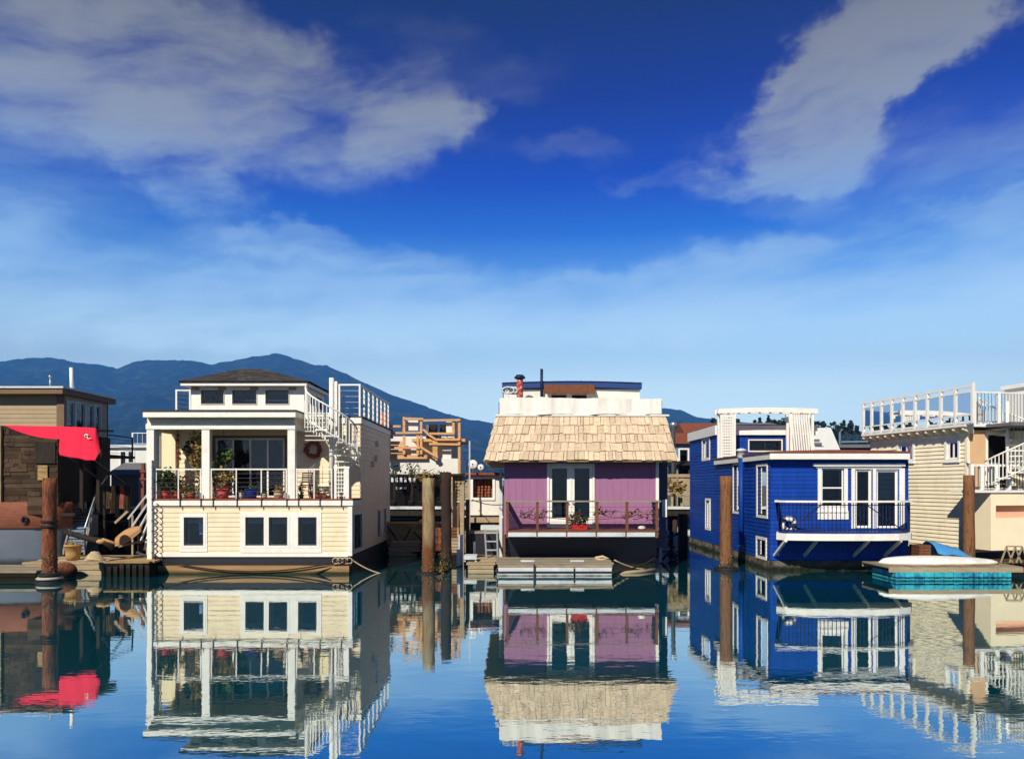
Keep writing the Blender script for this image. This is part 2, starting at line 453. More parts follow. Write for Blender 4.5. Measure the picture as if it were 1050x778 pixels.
ws = nd('ShaderNodeVectorMath', operation='MULTIPLY'); L.new(wv.outputs[0], ws.inputs[0]); ws.inputs[1].default_value = (14, 7, 0)
wa = nd('ShaderNodeVectorMath', operation='ADD'); L.new(cb.outputs[0], wa.inputs[0]); L.new(ws.outputs[0], wa.inputs[1])
def bearing(px, py):
    a = math.atan((px - CX) / F); return math.degrees(a), math.degrees(math.atan((HY - py) / F * math.cos(a)))
CLOUDS = [  # centre bearing taken at (px,py), half-lengths in degrees, tilt, strength
    (110, 70, 13, 5.5, -6, .62), (270, 105, 15, 4.4, -8, .6), (165, 150, 8, 2.6, -24, .75), (420, 125, 5, 3.6, 0, .75),
    (330, 246, 11, 1.5, -2, .9), (230, 25, 11, 2.6, -14, .55), (480, 60, 8, 2.5, -10, .3), (905, 52, 11.5, 3.8, 30, 1.2), (832, 112, 8, 3.3, 16, 1.05), (848, 152, 5, 2.4, 4, .85),
    (930, 30, 6, 3.5, 30, .6), (720, 184, 8, 1.1, -6, .42), (590, 150, 6, 1.3, 8, .42), (780, 205, 6, 1.4, -8, .35),
    (120, 305, 26, 4.4, 0, .8), (420, 315, 22, 3.6, 2, .72), (830, 285, 20, 3.6, 5, .72), (1010, 262, 14, 3.4, 6, .72), (660, 300, 14, 3.2, 2, .55),
    (-300, 120, 30, 8, 10, .6), (1400, 160, 30, 7, -8, .6)]
tot = None
for px, py, rx, ry, ang, s in CLOUDS:
    a, e = bearing(px, py)
    mp = nd('ShaderNodeMapping', vector_type='TEXTURE'); mp.inputs['Location'].default_value = (a, e, 0)
    mp.inputs['Rotation'].default_value = (0, 0, R(ang)); mp.inputs['Scale'].default_value = (rx * 1.25, ry * 1.25, 1); L.new(wa.outputs[0], mp.inputs[0])
    g = nd('ShaderNodeTexGradient', gradient_type='SPHERICAL'); L.new(mp.outputs[0], g.inputs[0])
    v = maprange(g.outputs['Fac'], 0, .62, 0, s, True)
    tot = v if tot is None else math_('MAXIMUM', tot, v) if False else math_('ADD', tot, v)
wh_ = nd('ShaderNodeVectorMath', operation='SCALE'); L.new(ws.outputs[0], wh_.inputs[0]); wh_.inputs['Scale'].default_value = .3
wl_ = nd('ShaderNodeVectorMath', operation='ADD'); L.new(cb.outputs[0], wl_.inputs[0]); L.new(wh_.outputs[0], wl_.inputs[1])
wr_ = nd('ShaderNodeVectorRotate', rotation_type='Z_AXIS'); wr_.inputs['Angle'].default_value = R(-9); L.new(wl_.outputs[0], wr_.inputs['Vector'])
n1 = noise_(wr_.outputs[0], .2, 10, (.4, 1.5, 1), .6, 1); n2 = noise_(cb.outputs[0], .05, 4, (.8, 2.2, 1), .5, 7)
tex = math_('ADD', maprange(n1.outputs['Fac'], .3, .7, -.5, .45), maprange(n2.outputs['Fac'], .3, .7, -.16, .2))
dens = math_('MULTIPLY', math_('MINIMUM', tot, 1.15), math_('ADD', math_('MULTIPLY', tex, 1.0), .82))
dens = math_('ADD', dens, math_('MULTIPLY', maprange(n1.outputs['Fac'], .55, .85, 0, .05), 1.0))
dens = maprange(dens, .05, 1.25, 0, .74, True)
cc = nd('ShaderNodeValToRGB'); L.new(maprange(el, 3, 33, 0, 1), cc.inputs[0])
r_ = cc.color_ramp
CC = [(0, (196, 226, 250)), (.2, (178, 214, 248)), (.36, (150, 192, 240)), (.5, (140, 180, 226)), (.64, (154, 170, 190)), (.8, (146, 154, 166)), (1, (122, 128, 142))]
for k_, (p_, c_) in enumerate(CC):
    e_ = r_.elements[k_] if k_ < 2 else r_.elements.new(p_)
    thru = math.exp(-HAZE_D * min(5300, 870 / math.sin(R(3 + 30 * p_))))
    e_.position = p_; e_.color = (*[max(0, (a_ - h_ * (1 - thru)) / thru) / 3 for a_, h_ in zip(srgb(*c_), HAZE_LIGHT)], 1)
csc = nd('ShaderNodeVectorMath', operation='SCALE'); L.new(cc.outputs[0], csc.inputs[0]); csc.inputs['Scale'].default_value = 30 * 2 ** -EXPOSURE
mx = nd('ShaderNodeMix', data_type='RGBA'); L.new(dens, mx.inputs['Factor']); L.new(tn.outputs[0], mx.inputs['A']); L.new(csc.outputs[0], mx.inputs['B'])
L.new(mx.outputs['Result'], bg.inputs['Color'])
w.cycles.sampling_method = 'MANUAL'; w.cycles.sample_map_resolution = 512

# ------------------------------------------------------------------ materials
mat('white_paint', srgb(238, 236, 228), .5, .3, .06, 3, stain=(srgb(206, 200, 186), .45), stain_scale=2.5)
mat('white_cloth', srgb(240, 236, 228), .85, .1, .06, 2, (3, 3, .6), stain=(srgb(196, 190, 176), .6), stain_scale=1.5, bump=.4, bscale=3)
mat('cream_siding', srgb(238, 219, 186), .62, .25, .07, 2, (1.2, 1.2, .6), island=.025, stain=(srgb(200, 182, 146), .4), stain_scale=1.4)
mat('cream_wall', srgb(236, 222, 186), .7, .2, .05, 2)
mat('yellow_siding', srgb(252, 240, 208), .62, .25, .07, 2, (1.2, 1.2, .6), island=.03, stain=(srgb(212, 188, 144), .4), stain_scale=1.4)
mat('yellow_wall', srgb(250, 234, 200), .7, .2, .05, 2)
mat('tan_siding', srgb(168, 148, 120), .7, .2, .08, 2, island=.03)
mat('tan_trim', srgb(122, 98, 78), .7, .2, .1, 2)
mat('blue_siding', (.0005, .042, .31), .55, .25, .18, 2, (3, 3, .5), island=.16, stain=((.006, .07, .38), .6), stain_scale=2)
mat('blue_wall', (.0005, .03, .24), .55, .3, .08, 3)
mat('mauve_wall', srgb(160, 112, 148), .75, .15, .06, 3, (6, 1, .6), stain=(srgb(142, 102, 132), .6))
mat('navy_paint', srgb(20, 32, 74), .55, .3, .12, 2)
mat('blue_metal', srgb(34, 62, 122), .4, .5, .1, 3)
mat('hull_dark', srgb(30, 30, 38), .6, .3, .2, 3, tide=(srgb(20, 26, 16), .25, .3, .12))
mat('navy_hull', srgb(16, 20, 34), .6, .3, .25, 3, tide=(srgb(16, 20, 12), .25, .3, .12))
mat('fender_wood', srgb(164, 130, 92), .8, .15, .25, 2, (.5, 4, 6), island=.18, stain=(srgb(88, 78, 48), .8), tide=(srgb(52, 54, 30), .14, .18, .1), bump=.5)
mat('concrete_hull', srgb(96, 92, 84), .85, .15, .3, 2.4, stain=(srgb(48, 46, 38), .9), stain_scale=2, stain_lo=.42, stain_hi=.6, tide=(srgb(34, 34, 20), .18, .3, .12), bump=1, bscale=9)
mat('shake_roof', srgb(218, 196, 168), .85, .1, .12, 3, (2, 2, 8), island=.16, stain=(srgb(160, 136, 108), .7), stain_scale=2, bump=.6, bscale=30)
mat('dark_shingle', srgb(72, 58, 46), .85, .1, .25, 3, island=.42, stain=(srgb(44, 36, 30), .6), bump=.5)
mat('dark_wood', srgb(48, 42, 36), .8, .15, .3, 2, (4, 4, .8), island=.2, stain=(srgb(26, 22, 20), .6))
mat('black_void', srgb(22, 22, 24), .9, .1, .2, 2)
mat('roof_felt', srgb(74, 70, 68), .9, .1, .22, 6, island=.25, bump=.5)
mat('grey_roof', srgb(110, 112, 118), .85, .15, .12, 3, bump=.3)
mat('pale_roof', srgb(214, 214, 212), .8, .15, .06, 3, bump=.2)
mat('red_roof', srgb(128, 74, 56), .85, .1, .2, 4, island=.2)
mat('red_canvas', srgb(226, 46, 74), .8, .1, .05, 2, bump=.15, bscale=4)
mat('raw_wood', srgb(206, 160, 112), .75, .2, .16, 2, (1, 1, 4), island=.14, stain=(srgb(164, 116, 74), .5))
mat('weathered_wood', srgb(168, 150, 122), .85, .12, .2, 3, (1, 5, 5), island=.22, stain=(srgb(112, 96, 74), .6), bump=.5)
mat('grey_wood', srgb(146, 136, 118), .85, .12, .2, 3, (1, 5, 5), island=.25, stain=(srgb(92, 82, 66), .6), bump=.5)
mat('stained_planks', srgb(168, 142, 98), .85, .12, .3, 3, (.7, 4, 4), island=.25, stain=(srgb(64, 56, 38), .85), tide=(srgb(34, 32, 20), .5, .5, .2), bump=.6)
mat('red_deck', srgb(128, 74, 60), .75, .2, .15, 3, island=.12)
mat('brown_rail', srgb(112, 72, 52), .7, .2, .2, 4, (2, 2, .5), island=.12)
mat('pile_rust', srgb(138, 84, 58), .85, .12, .4, 5, (2.5, 2.5, .7), stain=(srgb(62, 44, 38), .85), stain_scale=3, stain_lo=.44, stain_hi=.6, tide=(srgb(40, 32, 22), .45, .5, .3), bump=.9, bscale=12)
mat('pile_brown', srgb(142, 100, 68), .85, .12, .4, 5, (3, 3, .45), stain=(srgb(70, 46, 34), .85), stain_scale=5, stain_lo=.46, stain_hi=.6, tide=(srgb(40, 36, 22), .3, .4, .2), bump=.9, bscale=14)
mat('pile_dark', srgb(56, 46, 42), .85, .12, .3, 4, (3, 3, .6), stain=(srgb(104, 58, 38), .6), stain_scale=2.2, tide=(srgb(26, 28, 18), .4, .4, .2), bump=.9, bscale=12)
mat('pile_pale', srgb(156, 142, 110), .85, .12, .25, 4, (3, 3, .6), stain=(srgb(128, 74, 42), .9), stain_scale=1.1, stain_lo=.45, stain_hi=.6, tide=(srgb(112, 70, 44), 1.5, 1.3, .7), bump=.9, bscale=12)
mat('black_iron', srgb(28, 28, 32), .5, .4, .1, 5)
mat('dark_sash', srgb(42, 38, 36), .5, .4, .1, 5)
mat('galvanised', srgb(168, 172, 176), .4, .5, .1, 5, metal=.7)
mat('alum', srgb(200, 204, 208), .35, .5, .06, 5, metal=.6)
mat('copper_rust', srgb(140, 72, 56), .7, .3, .3, 6, stain=(srgb(190, 120, 96), .6))
mat('chimney_red', srgb(156, 58, 44), .75, .2, .3, 7, stain=(srgb(210, 190, 180), .7), stain_scale=9, stain_lo=.5, stain_hi=.6)
mat('terracotta', srgb(178, 98, 70), .8, .15, .15, 6)
mat('pink_pot', srgb(216, 92, 84), .6, .3, .1, 6)
mat('blue_glaze', srgb(18, 52, 150), .2, .6, .1, 6)
mat('white_glaze', srgb(226, 230, 236), .3, .5, .05, 6, stain=(srgb(90, 120, 170), .6), stain_scale=8)
mat('stone_pot', srgb(206, 188, 158), .8, .15, .12, 8)
mat('leaf_green', srgb(74, 92, 40), .6, .3, .2, 5, island=.45)
mat('leaf_dark', srgb(44, 58, 30), .6, .3, .2, 5, island=.45)
mat('leaf_dry', srgb(150, 126, 74), .75, .2, .2, 5, island=.4)
mat('leaf_red', srgb(190, 44, 40), .6, .3, .2, 5, island=.35)
mat('twig', srgb(92, 70, 50), .8, .1, .2, 5)
mat('blind_cloth', srgb(206, 206, 200), .85, .1, .05, 4)
mat('curtain_cloth', srgb(200, 196, 186), .9, .1, .06, 4)
mat('room_floor', srgb(120, 92, 66), .7, .2, .1, 3)
mat('room_wall', srgb(120, 112, 100), .85, .1, .06, 3)
mat('rope', srgb(190, 172, 140), .9, .1, .2, 20)
mat('dark_rope', srgb(52, 46, 42), .9, .1, .2, 20)
mat('rubber', srgb(26, 26, 28), .7, .3, .2, 8)
mat('rubber_worn', srgb(170, 166, 156), .7, .3, .2, 8)
mat('grey_hull', srgb(112, 120, 134), .55, .3, .12, 1.2, stain=(srgb(70, 80, 98), .6), tide=(srgb(40, 46, 44), .3, .3, .2), bump=.2, bscale=3)
mat('rust_wale', srgb(134, 82, 62), .7, .2, .18, 1.4, (1, 1, 3), stain=(srgb(96, 56, 42), .8), stain_scale=2.5, bump=.3)
mat('wicker', srgb(196, 156, 104), .85, .1, .3, 18, (1, 1, 3), stain=(srgb(120, 84, 52), .7), stain_scale=12, bump=1, bscale=30)
mat('tan_canvas', srgb(176, 132, 88), .7, .2, .15, 3, (1, 1, 2), stain=(srgb(214, 180, 134), .6))
mat('white_fibreglass', srgb(232, 232, 228), .35, .5, .06, 2, stain=(srgb(170, 168, 156), .5))
mat('turquoise', srgb(62, 186, 204), .55, .3, .18, 3, stain=(srgb(24, 92, 140), .8), stain_scale=2.2, stain_lo=.45, stain_hi=.62, island=.15, tide=(srgb(20, 70, 80), .06, .1, .05))
mat('blue_tarp', srgb(70, 140, 200), .6, .3, .1, 3, stain=(srgb(60, 190, 210), .8), stain_scale=1.5, bump=.6, bscale=4)
mat('foam_white', srgb(206, 212, 216), .7, .2, .08, 3, stain=(srgb(128, 138, 150), .7), tide=(srgb(80, 80, 64), .06, .1, .06))
mat('pinkish_wall', srgb(222, 168, 140), .75, .15, .06, 3)
mat('salmon_wall', srgb(214, 176, 136), .75, .15, .06, 3)
mat('slate_blue', srgb(110, 132, 158), .7, .2, .08, 3, island=.05)
mat('far_white', srgb(224, 222, 214), .7, .2, .06, 2, island=.03)
mat('forest', srgb(26, 40, 36), .9, .05, .5, .05, bump=0, stain=(srgb(104, 108, 92), .45), stain_scale=.014, stain_lo=.5, stain_hi=.68)
mat('needles', srgb(36, 50, 34), .8, .1, .3, .4, island=.5)
mat('bark', srgb(62, 48, 38), .9, .1, .2, 3)
mat('shore_earth', srgb(96, 92, 70), .9, .1, .25, .08, stain=(srgb(70, 84, 50), .8), stain_scale=.05)
mat('log_ends', srgb(140, 84, 58), .85, .1, .25, 8, island=.35)
mat('emblem_white', srgb(236, 226, 220), .8, .1, .05, 8)
glass_mat('window_glass', (.74, .78, .8), .0, 1.0)
glass_mat('clear_glass', (.88, .91, .93), .02, 1.0)

# ------------------------------------------------------------------ water
def water_mat():
    m = bpy.data.materials.new('water'); m.use_nodes = True; MATS['water'] = m
    nt = m.node_tree; N = nt.nodes; L = nt.links; N.remove(N['Principled BSDF'])
    tc = N.new('ShaderNodeTexCoord')
    def nz(scale, st, det, rough=.5):
        mp = N.new('ShaderNodeMapping'); mp.inputs['Scale'].default_value = st; L.new(tc.outputs['Object'], mp.inputs[0])
        n = N.new('ShaderNodeTexNoise'); n.inputs['Scale'].default_value = scale; n.inputs['Detail'].default_value = det; n.inputs['Roughness'].default_value = rough
        L.new(mp.outputs[0], n.inputs['Vector']); return n.outputs['Fac']
    def mul(a, b):
        q = N.new('ShaderNodeMath'); q.operation = 'MULTIPLY'; L.new(a, q.inputs[0])
        if isinstance(b, (int, float)): q.inputs[1].default_value = b
        else: L.new(b, q.inputs[1])
        return q.outputs[0]
    def add(a, b):
        q = N.new('ShaderNodeMath'); q.operation = 'ADD'; L.new(a, q.inputs[0]); L.new(b, q.inputs[1]); return q.outputs[0]
    breeze = N.new('ShaderNodeMapRange'); L.new(nz(.12, (.5, 1, 1), 3), breeze.inputs[0])
    for k, x in zip(('From Min', 'From Max', 'To Min', 'To Max'), (.38, .68, .35, 1.7)): breeze.inputs[k].default_value = x
    h = add(mul(nz(2.6, (.55, 1.3, 1), 3, .55), 1.0), mul(nz(.7, (.45, 1.2, 1), 2), 1.7))
    h = add(mul(h, breeze.outputs[0]), mul(mul(nz(9, (.5, 1.4, 1), 2), .13), breeze.outputs[0]))
    b = N.new('ShaderNodeBump'); b.inputs['Strength'].default_value = 1; b.inputs['Distance'].default_value = WATER_BUMP; L.new(h, b.inputs['Height'])
    g = N.new('ShaderNodeBsdfGlossy'); g.inputs['Roughness'].default_value = .012; g.inputs['Color'].default_value = WATER_REFL; L.new(b.outputs[0], g.inputs['Normal'])
    d = N.new('ShaderNodeBsdfDiffuse'); d.inputs['Color'].default_value = WATER_BODY
    f = N.new('ShaderNodeFresnel'); f.inputs['IOR'].default_value = 1.33; L.new(b.outputs[0], f.inputs['Normal'])
    a = N.new('ShaderNodeMath'); a.operation = 'MULTIPLY_ADD'; a.inputs[1].default_value = .6; a.inputs[2].default_value = .56; a.use_clamp = True; L.new(f.outputs[0], a.inputs[0])
    mx = N.new('ShaderNodeMixShader'); L.new(a.outputs[0], mx.inputs[0]); L.new(d.outputs[0], mx.inputs[1]); L.new(g.outputs[0], mx.inputs[2])
    L.new(mx.outputs[0], N['Material Output'].inputs['Surface'])
water_mat()
MB().add([(-5500, -5300, 0), (5500, -5300, 0), (5500, 5300, 0), (-5500, 5300, 0)], [(0, 1, 2, 3)]).structure('water', 'water', 'calm blue marina water with mirror reflections')

# ------------------------------------------------------------------ shore, mountains, wooded hill, haze
sh = MB()
nx_, ny_ = 60, 14
for j in range(ny_ + 1):
    for i in range(nx_ + 1):
        x = -5400 + 10800 * i / nx_; y = 125 + (1500 - 125) * (j / ny_) ** 2
        sh.v.append(V(x, y, min(1.2, -.6 + j * .9) + 1.2 * noise.noise(V(x * .01, y * .01, 0)) * (j > 2)))
sh.f += [[j * (nx_ + 1) + i, j * (nx_ + 1) + i + 1, (j + 1) * (nx_ + 1) + i + 1, (j + 1) * (nx_ + 1) + i] for j in range(ny_) for i in range(nx_)]
sh.structure('shore', 'shore_earth', 'flat earth shore behind the marina')

SKYLINE = [(-900, 430), (-500, 405), (-200, 392), (-80, 378), (-30, 371), (0, 370), (28, 366), (55, 366), (80, 371), (105, 373), (120, 377), (135, 371), (150, 368),
           (180, 369), (200, 369), (215, 373), (235, 370), (258, 365), (285, 361), (300, 366), (322, 373), (333, 373), (350, 380), (378, 393), (400, 403),
           (425, 412), (450, 421), (478, 429), (505, 433), (540, 437), (600, 434), (650, 424), (680, 417), (700, 420), (715, 427), (740, 430), (790, 436), (860, 441), (1000, 446), (1200, 440), (1500, 446), (2100, 452)]
def interp(t, tab):
    for (a, b), (c, d) in zip(tab, tab[1:]):
        if a <= t <= c: return b + (d - b) * (t - a) / (c - a)
    return tab[0][1] if t < tab[0][0] else tab[-1][1]
RD = 5000.0
mt = MB(); na, nr = 640, 90
for j in range(nr + 1):
    for i in range(na + 1):
        px = -800 + 2700 * i / na; r = 1400 + (5280 - 1400) * j / nr
        sl_ = (HY - interp(px, SKYLINE)) / F
        H = EYE + sl_ * RD
        t = (r - 1400) / (RD - 1400)
        x, y = (px - CX) / F * r, r
        if t <= 1:
            h = H * (.04 + .96 * t ** 1.35)
            carve = abs(noise.fractal(V(x * .0016, y * .0011, 3), 1.0, 2.1, 5)) * H * .42 * (1 - t) ** .7 * min(1, t * 3)
            h -= carve + abs(noise.fractal(V(x * .006, y * .004, 9), .9, 2.2, 4)) * 60 * min(1, t * 4) * (1 - t) ** .5
            if t > .94: h += noise.noise(V(x * .03, y * .02, 1)) * 5 + noise.noise(V(x * .09, y * .02, 1)) * 4
            else: h = min(h, EYE + sl_ * r * .985)
        else: h = H * (1 - (t - 1) * 1.6)
        mt.v.append(V(x, y, max(h, -.5)))
mt.f += [[j * (na + 1) + i, j * (na + 1) + i + 1, (j + 1) * (na + 1) + i + 1, (j + 1) * (na + 1) + i] for j in range(nr) for i in range(na)]
mt.smooth = set(range(len(mt.f)))
mt.structure('mountains', 'forest', 'forested blue mountain ridge behind the marina')

hill = MB(); hn, hm = 60, 12
HILL = [(560, 470), (660, 452), (700, 444), (770, 437), (830, 440), (880, 443), (1000, 443), (1100, 440), (1300, 446), (1500, 470)]
def hill_z(px, r):
    t = max(0, min(1, (r - 230) / 120)); return max(.8, (EYE + (HY - interp(px, HILL)) / F * 350) * (t ** 1.1) * (1 if px < 1500 else 0))
for j in range(hm + 1):
    for i in range(hn + 1):
        px = 520 + 1000 * i / hn; r = 225 + 200 * j / hm
        z = hill_z(px, min(r, 350)); e = min(1, i / 4, (hn - i) / 4)
        hill.v.append(V((px - CX) / F * r, r, .5 + (z - .5) * e - (0 if r < 350 else (r - 350) * .15)))
hill.f += [[j * (hn + 1) + i, j * (hn + 1) + i + 1, (j + 1) * (hn + 1) + i + 1, (j + 1) * (hn + 1) + i] for j in range(hm) for i in range(hn)]
hill.structure('hill', 'forest', 'low wooded hill behind the blue houseboat')
wd = MB()
for k in range(640):
    px = rng.uniform(590, 1440); r = 235 + 118 * math.sqrt(rng.random()); x = (px - CX) / F * r
    z = hill_z(px, r); hh = rng.uniform(3.2, 6) * (.7 if px < 690 else 1); wdt = hh * rng.uniform(.22, .42)
    wd.tube([V(x, r, z - .5), V(x, r, z + hh * .8)], .18, 5, r2=.05)
    pine = rng.random() < .4
    for q in range(70):
        f = rng.random(); a = rng.uniform(0, 6.28); rad = wdt * ((1 - f) if pine else math.sqrt(max(0, 1 - (2 * f - 1) ** 2))) * rng.uniform(.4, 1.1)
        c = V(x + math.cos(a) * rad, r + math.sin(a) * rad, z + hh * (.2 + .82 * f))
        s = rng.uniform(.5, 1.1); d1 = V(rng.gauss(0, 1), rng.gauss(0, 1), rng.gauss(0, .6)).normalized(); d2 = d1.cross(V(rng.gauss(0, 1), rng.gauss(0, 1), rng.gauss(0, 1))).normalized()
        wd.add([c - d1 * s, c + d2 * s * .6, c + d1 * s, c - d2 * s * .6], [(0, 1, 2, 3)])
wd.thing('woodland', 'needles', 'dark mass of trees covering the hill behind the blue houseboat', 'woodland', kind='stuff')

hz = MB().box(-5600, 5600, -5320, 5320, -1.5, 872)
hm_ = bpy.data.materials.new('haze'); hm_.use_nodes = True; MATS['haze'] = hm_
hN = hm_.node_tree.nodes; hN.remove(hN['Principled BSDF'])
vp = hN.new('ShaderNodeVolumePrincipled'); vp.inputs['Color'].default_value = HAZE_COL; vp.inputs['Density'].default_value = HAZE_D; vp.inputs['Anisotropy'].default_value = 0
hm_.node_tree.links.new(vp.outputs[0], hN['Material Output'].inputs['Volume'])
ho = hz.thing('haze', 'haze', 'thin blue haze in the air over the marina', 'haze', kind='stuff')

mat('barnacle', srgb(132, 122, 96), .9, .1, .3, 9, island=.4)
mat('weed', srgb(58, 66, 30), .8, .2, .3, 9, island=.4)
def barnacles(t, c, r, z1=.55, n=170):
    m = MB(); wd_ = MB()
    for k in range(n):
        a = rng.uniform(0, 6.283); z = z1 * rng.random() ** 1.4 + rng.uniform(-.05, .12); s_ = rng.uniform(.01, .028)
        p = V(c[0] + math.cos(a) * r * .97, c[1] + math.sin(a) * r * .97, z); o_ = V(math.cos(a), math.sin(a), 0); tg = V(-math.sin(a), math.cos(a), 0); up = V(0, 0, 1)
        (m if rng.random() < .6 else wd_).add([p + tg * s_, p + up * s_, p - tg * s_, p - up * s_, p + o_ * s_ * 1.2], [(0, 1, 4), (1, 2, 4), (2, 3, 4), (3, 0, 4)])
    m.build('barnacles', 'barnacle', t, kind='stuff'); wd_.build('weed', 'weed', t, kind='stuff')
# ================================================================== CREAM HOUSEBOAT (two storeys, porch, spiral stair)
D0 = 27.0
xL, xR = X(158, D0), X(360, D0)
A = thing('cream_houseboat', 'two storey cream houseboat with white porch, hipped pilot house and white spiral staircase', 'houseboat', ((xL + xR) / 2, 31, 0))
yP, yB = 28.6, 35.3
fA = front(xL, D0); fP = front(xL, yP); sR = side_r(xR, D0); sL = side_l(xL, D0)
Wd = xR - xL; zLow, zDeck = .62, 2.3
low = [fA.rect(189, 530, 209, 559), fA.rect(252, 530, 271, 559), fA.rect(276, 530, 295, 559), fA.rect(306, 530, 325, 559)]
doorh = (X(221, yP) - xL, X(292, yP) - xL, 2.56, Z(449, yP))
sideh = [sR.rect(362, 527, 370, 562), sR.rect(386.5, 523, 389, 550), sR.rect(393, 521, 395, 546)]
lefth = [(3.6, 4.8, 1.1, 2.0)]
zRoof = 5.2
m = MB(); sd = MB()
wall(m, fA, 0, Wd, zLow, zDeck, low); siding(sd, fA, 0, Wd, zLow, zDeck, low, .16)
wall(m, fP, .1, Wd - .1, zDeck + .2, zRoof, [(doorh[0] - .1, doorh[1] - .1, doorh[2], doorh[3])] if False else [doorh]); siding(sd, fP, 0, Wd, zDeck + .2, zRoof, [doorh], .16)
for fr, hs in ((sR, sideh), (sL, lefth)):
    wall(m, fr, .125, yB - D0, zLow, zDeck, hs); siding(sd, fr, 0, yB - D0, zLow, zDeck, hs, .16)
    wall(m, fr, yP - D0, yB - D0, zDeck, zRoof); siding(sd, fr, yP - D0, yB - D0, zDeck, zRoof, (), .16)
# porch end wall on the left, with an open upper light
endh = [(.3, 1.42, 3.3, 4.8)]
wall(m, sL, .2, yP - D0 - .01, zDeck + .2, 5.0, endh); siding(sd, sL, .2, yP - D0, zDeck + .2, 5.0, endh, .16)
m.box(xL, xR, yB - .12, yB, zLow, zRoof - .003)
m.build('wall', 'cream_wall', A); sd.build('siding', 'cream_siding', A)
t = MB(); t.box(xL + .13, xR - .13, D0 + .14, yB - .14, zLow + .02, zLow + .08); t.box(xL + .13, xR - .13, 31.4, 31.5, zLow + .1, zRoof - .1); t.build('room_wall', 'room_wall', A)
for i, h in enumerate(low): window(A, fA, h, .08, blind=.24, sill=False, curtain=.16 if i != 1 else None)
for h in sideh: window(A, sR, h, .06, nx=2 if h is sideh[0] else 1, sill=False, pane_mat='window_glass')
# common white casing behind the three right-hand windows
t = MB(); a, b = low[1][0] - .17, low[3][1] + .16; za, zb = low[1][2] - .24, low[1][3] + .16
for (p, q) in ((a, low[1][0] - .082), (low[1][1] + .082, low[2][0] - .082), (low[2][1] + .082, low[3][0] - .082), (low[3][1] + .082, b)):
    if q > p: t.wbox(fA, p, q, za, zb, .001, .042)
for h in low[1:]:
    t.wbox(fA, h[0] - .082, h[1] + .082, za, h[2] - .082, .001, .0415); t.wbox(fA, h[0] - .082, h[1] + .082, h[3] + .082, zb, .001, .0415)
t.build('window_casing', 'white_paint', A); t = MB()
h = low[0]; ring(t, fA, h[0] - .081, h[1] + .081, h[2] - .081, h[3] + .081, .05, .001, .042, .13)
t.build('window_casing', 'white_paint', A)
# corner boards, base board, deck band
t = MB(); t.box(xR - .1, xR + .045, D0 - .05, D0 + .1, zLow - .02, zDeck); t.box(xL - .045, xL + .1, D0 - .05, D0 + .1, zLow - .02, zDeck)
t.box(xR - .03, xR + .04, yB - .1, yB + .03, zLow, zRoof)
t.box(xL + .1, xR - .1, D0 - .045, D0 + .01, zLow - .05, zLow + .07); t.build('corner_board', 'white_paint', A)
t = MB(); t.box(xL - .1, xR + .08, D0 - .1, yP + .02, zDeck + .003, zDeck + .17); t.build('deck_band', 'white_paint', A)
t = MB(); t.box(xL - .08, xR + .06, D0 - .07, yP - .03, zDeck + .173, zDeck + .235); t.build('deck_floor', 'red_deck', A)
DK = zDeck + .235
# hull
t = MB(); t.box(xL - .02, xR + .02, D0 + .02, yB + .2, -.6, zLow - .05); t.build('hull', 'hull_dark', A)
t = MB()
for k in range(2): t.box(X(159, 26.8), X(358, 26.8), D0 - .26 + .03 * k, D0 + .02, -.3 + .29 * k, -.015 + .29 * k)
t.build('rubbing_strake', 'fender_wood', A)
# porch posts, header, frieze, roof
t0 = X(150, D0) ; tx = X(303, D0)
for a, b in ((150.5, 158), (207, 215), (295, 302.5)):
    t = MB(); t.box(X(a, D0), X(b, D0), D0 - .02, D0 + .2, DK, Z(440, D0)); t.build('porch_post', 'white_paint', A)
t = MB(); t.box(X(150, D0), tx, D0 - .05, D0 + .2, Z(440, D0), Z(434.5, D0)); t.box(tx - .2, tx - .003, D0 + .2, yP, Z(440, D0), Z(434.5, D0)); t.build('porch_header', 'white_paint', A)
t = MB(); t.box(X(151, D0), tx - .03, D0 - .01, D0 + .15, Z(434.5, D0), Z(427.6, D0)); t.box(tx - .17, tx - .04, D0 + .15, yP, Z(434.5, D0), Z(427.6, D0)); t.build('frieze_board', 'cream_siding', A)
rx0, rx1 = X(145, 26.6), X(303.5, 26.6)
t = MB(); t.box(rx0 + .03, rx1 - .03, 26.64, yP + .6, Z(427.6, 26.6) + .004, Z(421.5, 26.6)); t.build('porch_roof', 'white_paint', A)
t = MB(); t.box(rx0, rx1, 26.6, yP + .62, Z(421.5, 26.6) + .001, Z(420, 26.6)); t.build('roof_edge', 'roof_felt', A)
t = MB(); t.box(xL - .15, xR + .06, yP - .1, yB + .1, zRoof, zRoof + .2); t.build('main_roof', 'white_paint', A)
t = MB(); t.box(xL - .1, xR + .1, yP - .06, yB + .14, zRoof + .203, zRoof + .26); t.build('roof_deck', 'roof_felt', A)
ZR = zRoof + .26
# sliding porch doors
sl_m = window(A, fP, doorh, .09, trim_mat='tan_trim', sash_mat='white_paint', nx=4, sw=.06, sill=False, name='sliding_door', curtain=.06)
